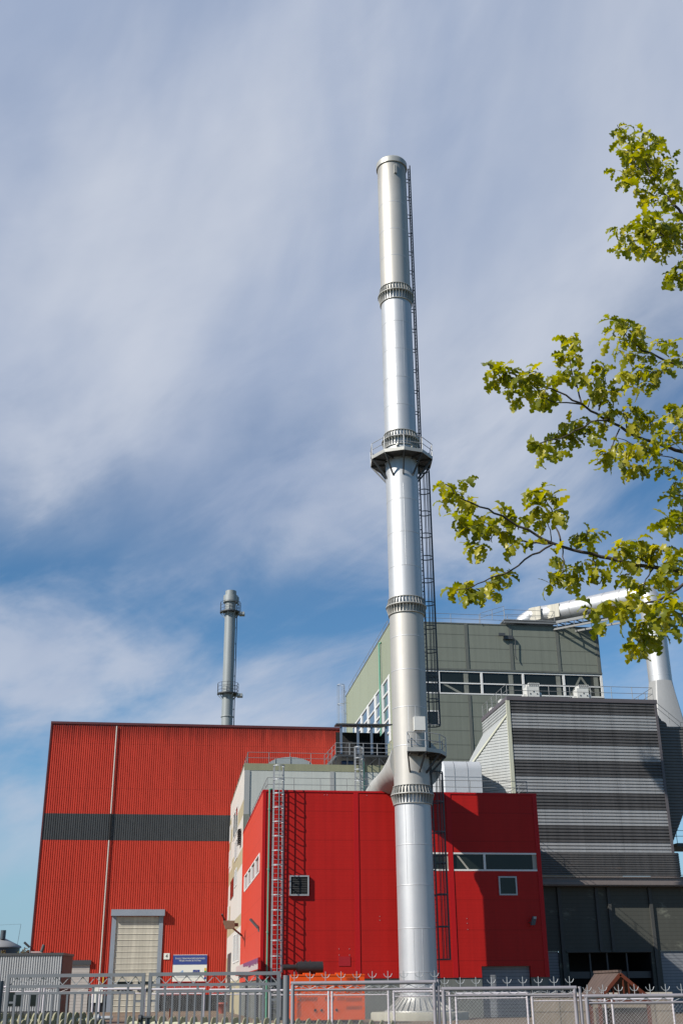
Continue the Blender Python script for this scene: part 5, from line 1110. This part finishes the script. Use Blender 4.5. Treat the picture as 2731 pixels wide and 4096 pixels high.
branch([B2b(1000,550),B2b(990,490),B2b(985,430)], 6.25, 6.1, 0.006, 0.003)
branch([B2b(1020,560),B2b(1035,640),B2b(1060,670)], 6.3, 6.2, 0.005, 0.003)
branch([B2b(1290,620),B2b(1240,680),B2b(1190,700)], 6.4, 6.2, 0.006, 0.003)
branch([B2b(1390,640),B2b(1340,710),B2b(1290,780)], 6.4, 6.1, 0.007, 0.003)
branch([B2b(1380,640),B2b(1300,580),B2b(1240,560)], 6.4, 6.2, 0.007, 0.003)
branch([B2b(1568,740),B2b(1450,820),B2b(1300,870),B2b(1180,880),B2b(1080,870)], 6.0, 5.8, 0.014, 0.004, tp[2])
branch([B2b(1568,920),B2b(1470,930),B2b(1330,1000),B2b(1290,1100)], 5.9, 5.7, 0.010, 0.003, (3.4,6.8,2.4))
branch([B1c(1568,925),B1c(1440,885),B1c(1280,830),B1c(1140,750),B1c(1040,690),B1c(950,630),B1c(800,555),B1c(690,520),B1c(500,470),B1c(380,385)], 6.7, 6.3, 0.019, 0.003, tp[3])
branch([B1c(950,630),B1c(905,490),B1c(880,380),B1c(900,260)], 6.45, 6.6, 0.008, 0.003)
branch([B1c(955,635),B1c(800,625),B1c(700,590)], 6.45, 6.3, 0.008, 0.003)
branch([B1c(1055,670),B1c(1080,590),B1c(1095,470)], 6.5, 6.6, 0.008, 0.003)
branch([B1c(990,650),B1c(1010,590)], 6.5, 6.6, 0.005, 0.003)
branch([B1c(1120,725),B1c(1000,745),B1c(870,820),B1c(700,870),B1c(690,910)], 6.5, 6.3, 0.009, 0.003)
branch([B1c(1180,785),B1c(1140,880),B1c(1110,940)], 6.5, 6.3, 0.007, 0.003)
branch([B1c(1440,940),B1c(1300,890),B1c(1170,840)], 6.6, 6.4, 0.007, 0.003)
branch([B1c(1568,990),B1c(1450,950),B1c(1380,930)], 6.6, 6.5, 0.008, 0.003, (3.0,6.9,3.9))
branch([B1c(1225,785),B1c(1230,720),B1c(1200,690)], 6.5, 6.4, 0.006, 0.003)
branch([B1c(1568,410),B1c(1460,370),B1c(1320,310),B1c(1240,240),B1c(1170,130)], 6.6, 6.4, 0.015, 0.003, tp[4])
branch([B1c(1465,375),B1c(1440,440),B1c(1370,440)], 6.6, 6.4, 0.006, 0.003)
branch([B0(1267,1365),B0(1070,1130),B0(900,980),B0(820,700),B0(690,560),B0(560,380),B0(490,290)], 6.9, 6.7, 0.017, 0.003, (3.9,7.3,6.2))
branch([B0(830,850),B0(720,790),B0(600,560)], 6.8, 6.7, 0.006, 0.003)
branch([B0(840,640),B0(840,480),B0(850,365)], 6.8, 6.7, 0.006, 0.003)
branch([B0(900,960),B0(1000,820),B0(1080,750)], 6.8, 6.7, 0.006, 0.003)
branch([B0(1267,1700),B0(1050,1600),B0(920,1500),B0(800,1360)], 6.7, 6.6, 0.012, 0.003, (3.6,7.2,5.3))
branch([B0(1040,1600),B0(820,1630),B0(640,1670)], 6.7, 6.6, 0.006, 0.003)
branch([B0(1400,2080),B0(1267,2050),B0(1150,2060)], 6.7, 6.6, 0.008, 0.003, (3.3,7.1,4.9))
branch([B1c(1700,740),B1c(1568,700),B1c(1500,720)], 6.6, 6.5, 0.010, 0.003, (3.2,7.0,4.4))
branch([B2b(1700,220),B2b(1568,200),B2b(1500,200)], 6.6, 6.5, 0.008, 0.003, (3.2,7.0,3.8))
branch([B2b(1568,190),B2b(1560,320),B2b(1480,390)], 6.6, 6.5, 0.006, 0.003)
br.build('branches', m_bark, T)
# leaf clusters: (x, y, radius px, leaves, depth)
cl = []
def C(fn, lst, d):
    for x, y, r, n in lst: p = fn(x, y); cl.append((p[0], p[1], r, n, d))
C(B2b, [(120,130,22,7),(110,250,24,8),(180,190,34,16),(240,120,26,10),(250,250,40,20),(210,330,34,14),(280,400,34,15),(340,370,30,12),(330,510,30,12),(290,530,22,8),(400,390,34,14),(460,420,34,13),(480,330,26,9),(540,500,34,13),(560,340,24,8),(450,290,18,5),(370,320,20,7),
        (700,170,36,16),(690,260,40,20),(640,180,26,9),(760,210,34,14),(780,300,34,15),(690,350,32,13),(820,330,20,6),(610,350,22,7),(660,480,18,5),
        (450,680,30,12),(500,690,22,8),(380,740,30,12),(300,770,32,14),(230,740,26,10),(180,780,26,10),(270,820,24,8),(420,790,18,6),
        (800,570,24,8),(830,680,36,17),(790,690,28,10),(890,720,26,9),(760,740,18,5),(900,640,22,7),(960,600,22,7),
        (980,440,34,16),(930,440,22,7),(1040,430,20,6),(1000,500,20,6),(1050,650,28,11),(1060,690,16,5),(1110,630,14,4),
        (1180,520,34,14),(1250,500,34,14),(1200,600,32,12),(1290,480,28,10),(1350,560,38,17),(1300,600,26,9),(1430,520,36,15),(1500,580,36,15),(1550,540,30,11),(1460,620,30,10),(1540,640,24,7),(1190,700,22,7),(1250,720,26,9),(1320,740,26,9),(1420,690,28,9),(1470,720,24,7)], 6.2)
C(B2b, [(1080,850,28,10),(1010,890,26,8),(1060,980,22,8),(1160,860,22,8),(1210,890,30,12),(1220,960,28,9),(1230,810,18,5),(1310,840,28,10),(1380,870,26,9),(1440,860,26,8),(1470,800,20,5),
        (1340,970,36,15),(1290,1050,30,11),(1370,1050,34,13),(1290,1120,28,10),(1420,940,32,12),(1450,1040,26,9),(1500,900,32,12),(1520,1000,28,9),(1548,850,22,6),(1340,1120,22,6)], 5.8)
C(B1c, [(375,385,20,6),(410,430,26,9),(430,490,32,13),(480,410,24,8),(500,450,34,15),(560,470,36,16),(540,550,34,14),(590,590,26,9),(640,450,30,12),(690,440,24,8),(640,520,34,15),(700,550,32,12),(720,610,26,9),(760,580,24,8),(790,530,18,5),(740,480,18,5),(530,610,16,4),(690,600,20,6),
        (870,240,26,10),(920,250,24,9),(850,330,32,14),(900,340,28,11),(860,420,26,10),(880,470,22,8),(930,460,18,5),(840,480,16,4),
        (1090,420,34,16),(1050,470,34,14),(1040,550,34,14),(1110,540,32,13),(1150,560,24,8),(1120,610,22,7),(1010,500,22,7),(1000,600,18,5),
        (930,730,22,7),(880,760,32,13),(980,770,28,11),(900,830,32,13),(830,840,34,14),(780,830,28,10),(740,890,26,9),(690,880,24,8),(640,850,20,6),(820,920,20,6),(720,950,18,5),(1000,820,20,6),
        (1090,690,26,9),(1130,700,30,11),(1200,680,30,11),(1250,660,26,8),(1310,710,34,14),(1260,760,26,8),(1360,750,26,8),(1340,700,22,6),(1080,750,20,6),
        (1100,930,32,13),(1090,970,24,7),(1180,870,30,11),(1240,920,34,13),(1200,970,30,10),(1290,880,32,12),(1340,880,32,12),(1390,860,30,11),(1280,1000,28,9),(1380,940,26,8),(1250,1030,18,5),(1440,800,24,7),(1500,830,28,9),(1548,800,28,9),(1520,880,22,6)], 6.45)
C(B1c, [(1120,120,22,6),(1200,120,26,9),(1240,120,26,8),(1150,180,30,10),(1230,190,34,14),(1290,180,28,9),(1120,250,22,6),(1200,250,30,11),(1290,250,34,14),(1230,330,32,12),(1280,330,28,9),(1340,340,24,7),(1410,260,28,9),(1480,270,28,9),(1170,300,16,4),(1340,160,16,3),
        (1180,450,30,9),(1250,450,32,11),(1260,530,30,10),(1320,430,34,13),(1390,430,32,12),(1350,500,32,11),(1430,430,26,8),(1420,480,24,7),(1490,360,24,7),(1550,350,24,7)], 6.5)
C(B1c, [(1548,660,30,11),(1490,690,28,9),(1450,740,24,7),(1530,720,26,8),(1560,760,24,7)], 6.5)
C(B2b, [(1460,30,24,7),(1500,0,26,8),(1480,60,18,4),(1540,120,30,11),(1510,140,20,6),(1500,210,24,7),(1550,220,20,5),(1480,340,28,10),(1540,300,26,8),(1500,390,28,9),(1455,390,18,4),(1560,370,22,6)], 6.5)
C(B0, [(510,320,24,6),(480,400,16,3),(520,480,18,3),(600,400,22,5),(690,380,20,3),(790,380,22,5),(880,390,22,5),(970,430,26,6),(930,500,28,8),(760,500,30,9),(990,500,18,3),(620,520,26,7),(520,590,22,5),(600,600,30,10),(700,600,34,12),(830,600,34,12),(940,590,26,7),(590,690,26,7),(700,690,32,11),(800,700,32,11),(980,670,26,5),(620,780,28,8),(700,850,32,11),(830,800,34,13),(900,790,32,11),(1040,760,28,8),(1130,690,24,5),(1120,800,26,7),(480,830,18,4),(530,960,26,6),(600,920,28,8),(800,900,32,10),(950,900,32,10),(1040,900,30,9),(1140,940,26,7),(1000,1000,32,11),(1100,1040,32,10),(1170,990,24,5),(740,1040,26,5),(750,1100,26,5),(850,1080,30,8),(850,1170,24,5),(920,1130,26,6),(1000,1180,30,7),(1080,1120,24,5),(1100,1250,24,4),(960,1220,20,3),(1240,1170,20,4),(1230,1240,18,3)], 6.8)
C(B0, [(760,1340,22,5),(830,1370,26,7),(920,1350,20,3),(1010,1320,26,5),(1110,1340,26,5),(500,1500,22,5),(520,1580,22,5),(600,1480,26,6),(600,1580,24,5),(700,1500,30,9),(800,1480,34,12),(900,1450,34,11),(1000,1450,34,11),(760,1580,34,11),(850,1560,34,13),(950,1550,36,14),(1050,1500,34,11),(1130,1480,34,11),(1200,1450,30,9),(1230,1540,30,9),(700,1680,32,10),(620,1760,26,5),(500,1770,22,5),(550,1700,16,3),(780,1730,30,7),(900,1700,32,10),(940,1780,30,8),(1000,1690,32,10),(1100,1740,32,9),(1180,1720,30,8),(1090,1820,22,4),(1240,1660,26,7),(890,1800,20,3)], 6.65)
C(B0, [(1190,1940,22,5),(1230,1950,22,5),(1150,2010,24,6),(1220,2040,30,9),(1120,2080,26,7),(1190,2110,28,8),(1100,2120,16,3),(1250,2160,20,4)], 6.65)
def leaf_proto():
    T_ = 25; out = []
    for i in range(T_):
        t = i/(T_-1); env = (sin(pi*min(1,(0.06+t*0.94))**0.9))**0.75*(0.45+0.75*t) if t < 1 else 0.05
        lob = 0.36+0.64*abs(sin(pi*(3.6*t+0.30)))**0.85; out.append((t, max(0.012, 0.33*env*lob)))
    return out
LP = leaf_proto()
lm = MB()
def add_leaf(p, d, nrm, Lf, droop, fold):
    d = d.normalized(); nrm = (nrm-d*nrm.dot(d)).normalized(); s_ = d.cross(nrm); pos = Vector(p); vs = []; step = Lf/(len(LP)-1); roll = rnd.uniform(-0.3,0.3)
    for i, (t, wv) in enumerate(LP):
        w_ = wv*Lf; up_ = nrm*(w_*fold)
        vs += [pos+s_*w_+up_, pos, pos-s_*w_+up_]
        ax = s_; d2 = (d*cos(droop/24)-nrm*sin(droop/24)).normalized(); nrm = (nrm*cos(droop/24)+d*sin(droop/24)).normalized(); d = d2; pos = pos+d*step
        q_ = roll/24; s2 = (s_*cos(q_)+nrm*sin(q_)).normalized(); nrm = (nrm*cos(q_)-s_*sin(q_)).normalized(); s_ = s2
    fs = []
    for i in range(len(LP)-1):
        a = i*3; fs += [(a,a+1,a+4,a+3),(a+1,a+2,a+5,a+4)]
    lm.add(vs, fs, 0, True)
def cluster(c, R, n):
    for _ in range(n):
        a = rnd.uniform(0,2*pi); el_ = math.asin(rnd.uniform(-0.75,0.85)); d = Vector((cos(a)*cos(el_), sin(a)*cos(el_), sin(el_)))
        d = (d+Vector((0,0,-0.2))).normalized(); p = Vector(c)+d*R*rnd.uniform(0.0,0.38)
        up_ = Vector((rnd.gauss(0,0.45), rnd.gauss(0,0.45), 1.0)).normalized()
        if abs(d.dot(up_)) > 0.9: up_ = Vector((0.7,-0.6,0.2))
        add_leaf(p, d, up_, rnd.uniform(0.060,0.118), rnd.uniform(0.4,2.3), rnd.uniform(0.05,0.6))
for x, y, r, n, d in cl:
    dd = d+rnd.uniform(-0.22,0.22); c = atY(x, y, dd); R = r*1.0*c.y*1.05/FPX*1.15
    cluster(c, R, int(n*0.80+1))
# crown outside the picture so the tree is whole from elsewhere
for k in range(170):
    a = rnd.uniform(-2.2,2.2); h = rnd.uniform(2.6,8.2); rr_ = (1.5-abs(h-5.4)*0.25)*rnd.uniform(0.35,1.0)
    c = Vector((4.9+rr_*cos(a)*1.1, 7.6+rr_*sin(a)*1.3, h)); cluster(c, 0.1, 9)
    if k % 3 == 0: br.v and None
lm.build('foliage', m_leaf, T)
tw = MB()
for k in range(26):
    a = rnd.uniform(-2.2,2.2); h = rnd.uniform(2.6,7.6); q0 = Vector((4.4,7.45,h-0.5)); q1 = Vector((4.9+1.2*cos(a),7.6+1.4*sin(a),h+0.2)); tw.path([q0,q0.lerp(q1,0.5)+Vector((0,0,0.15)),q1],0,6,0,[0.035,0.02,0.006])
tw.build('inner_branches', m_bark, T)
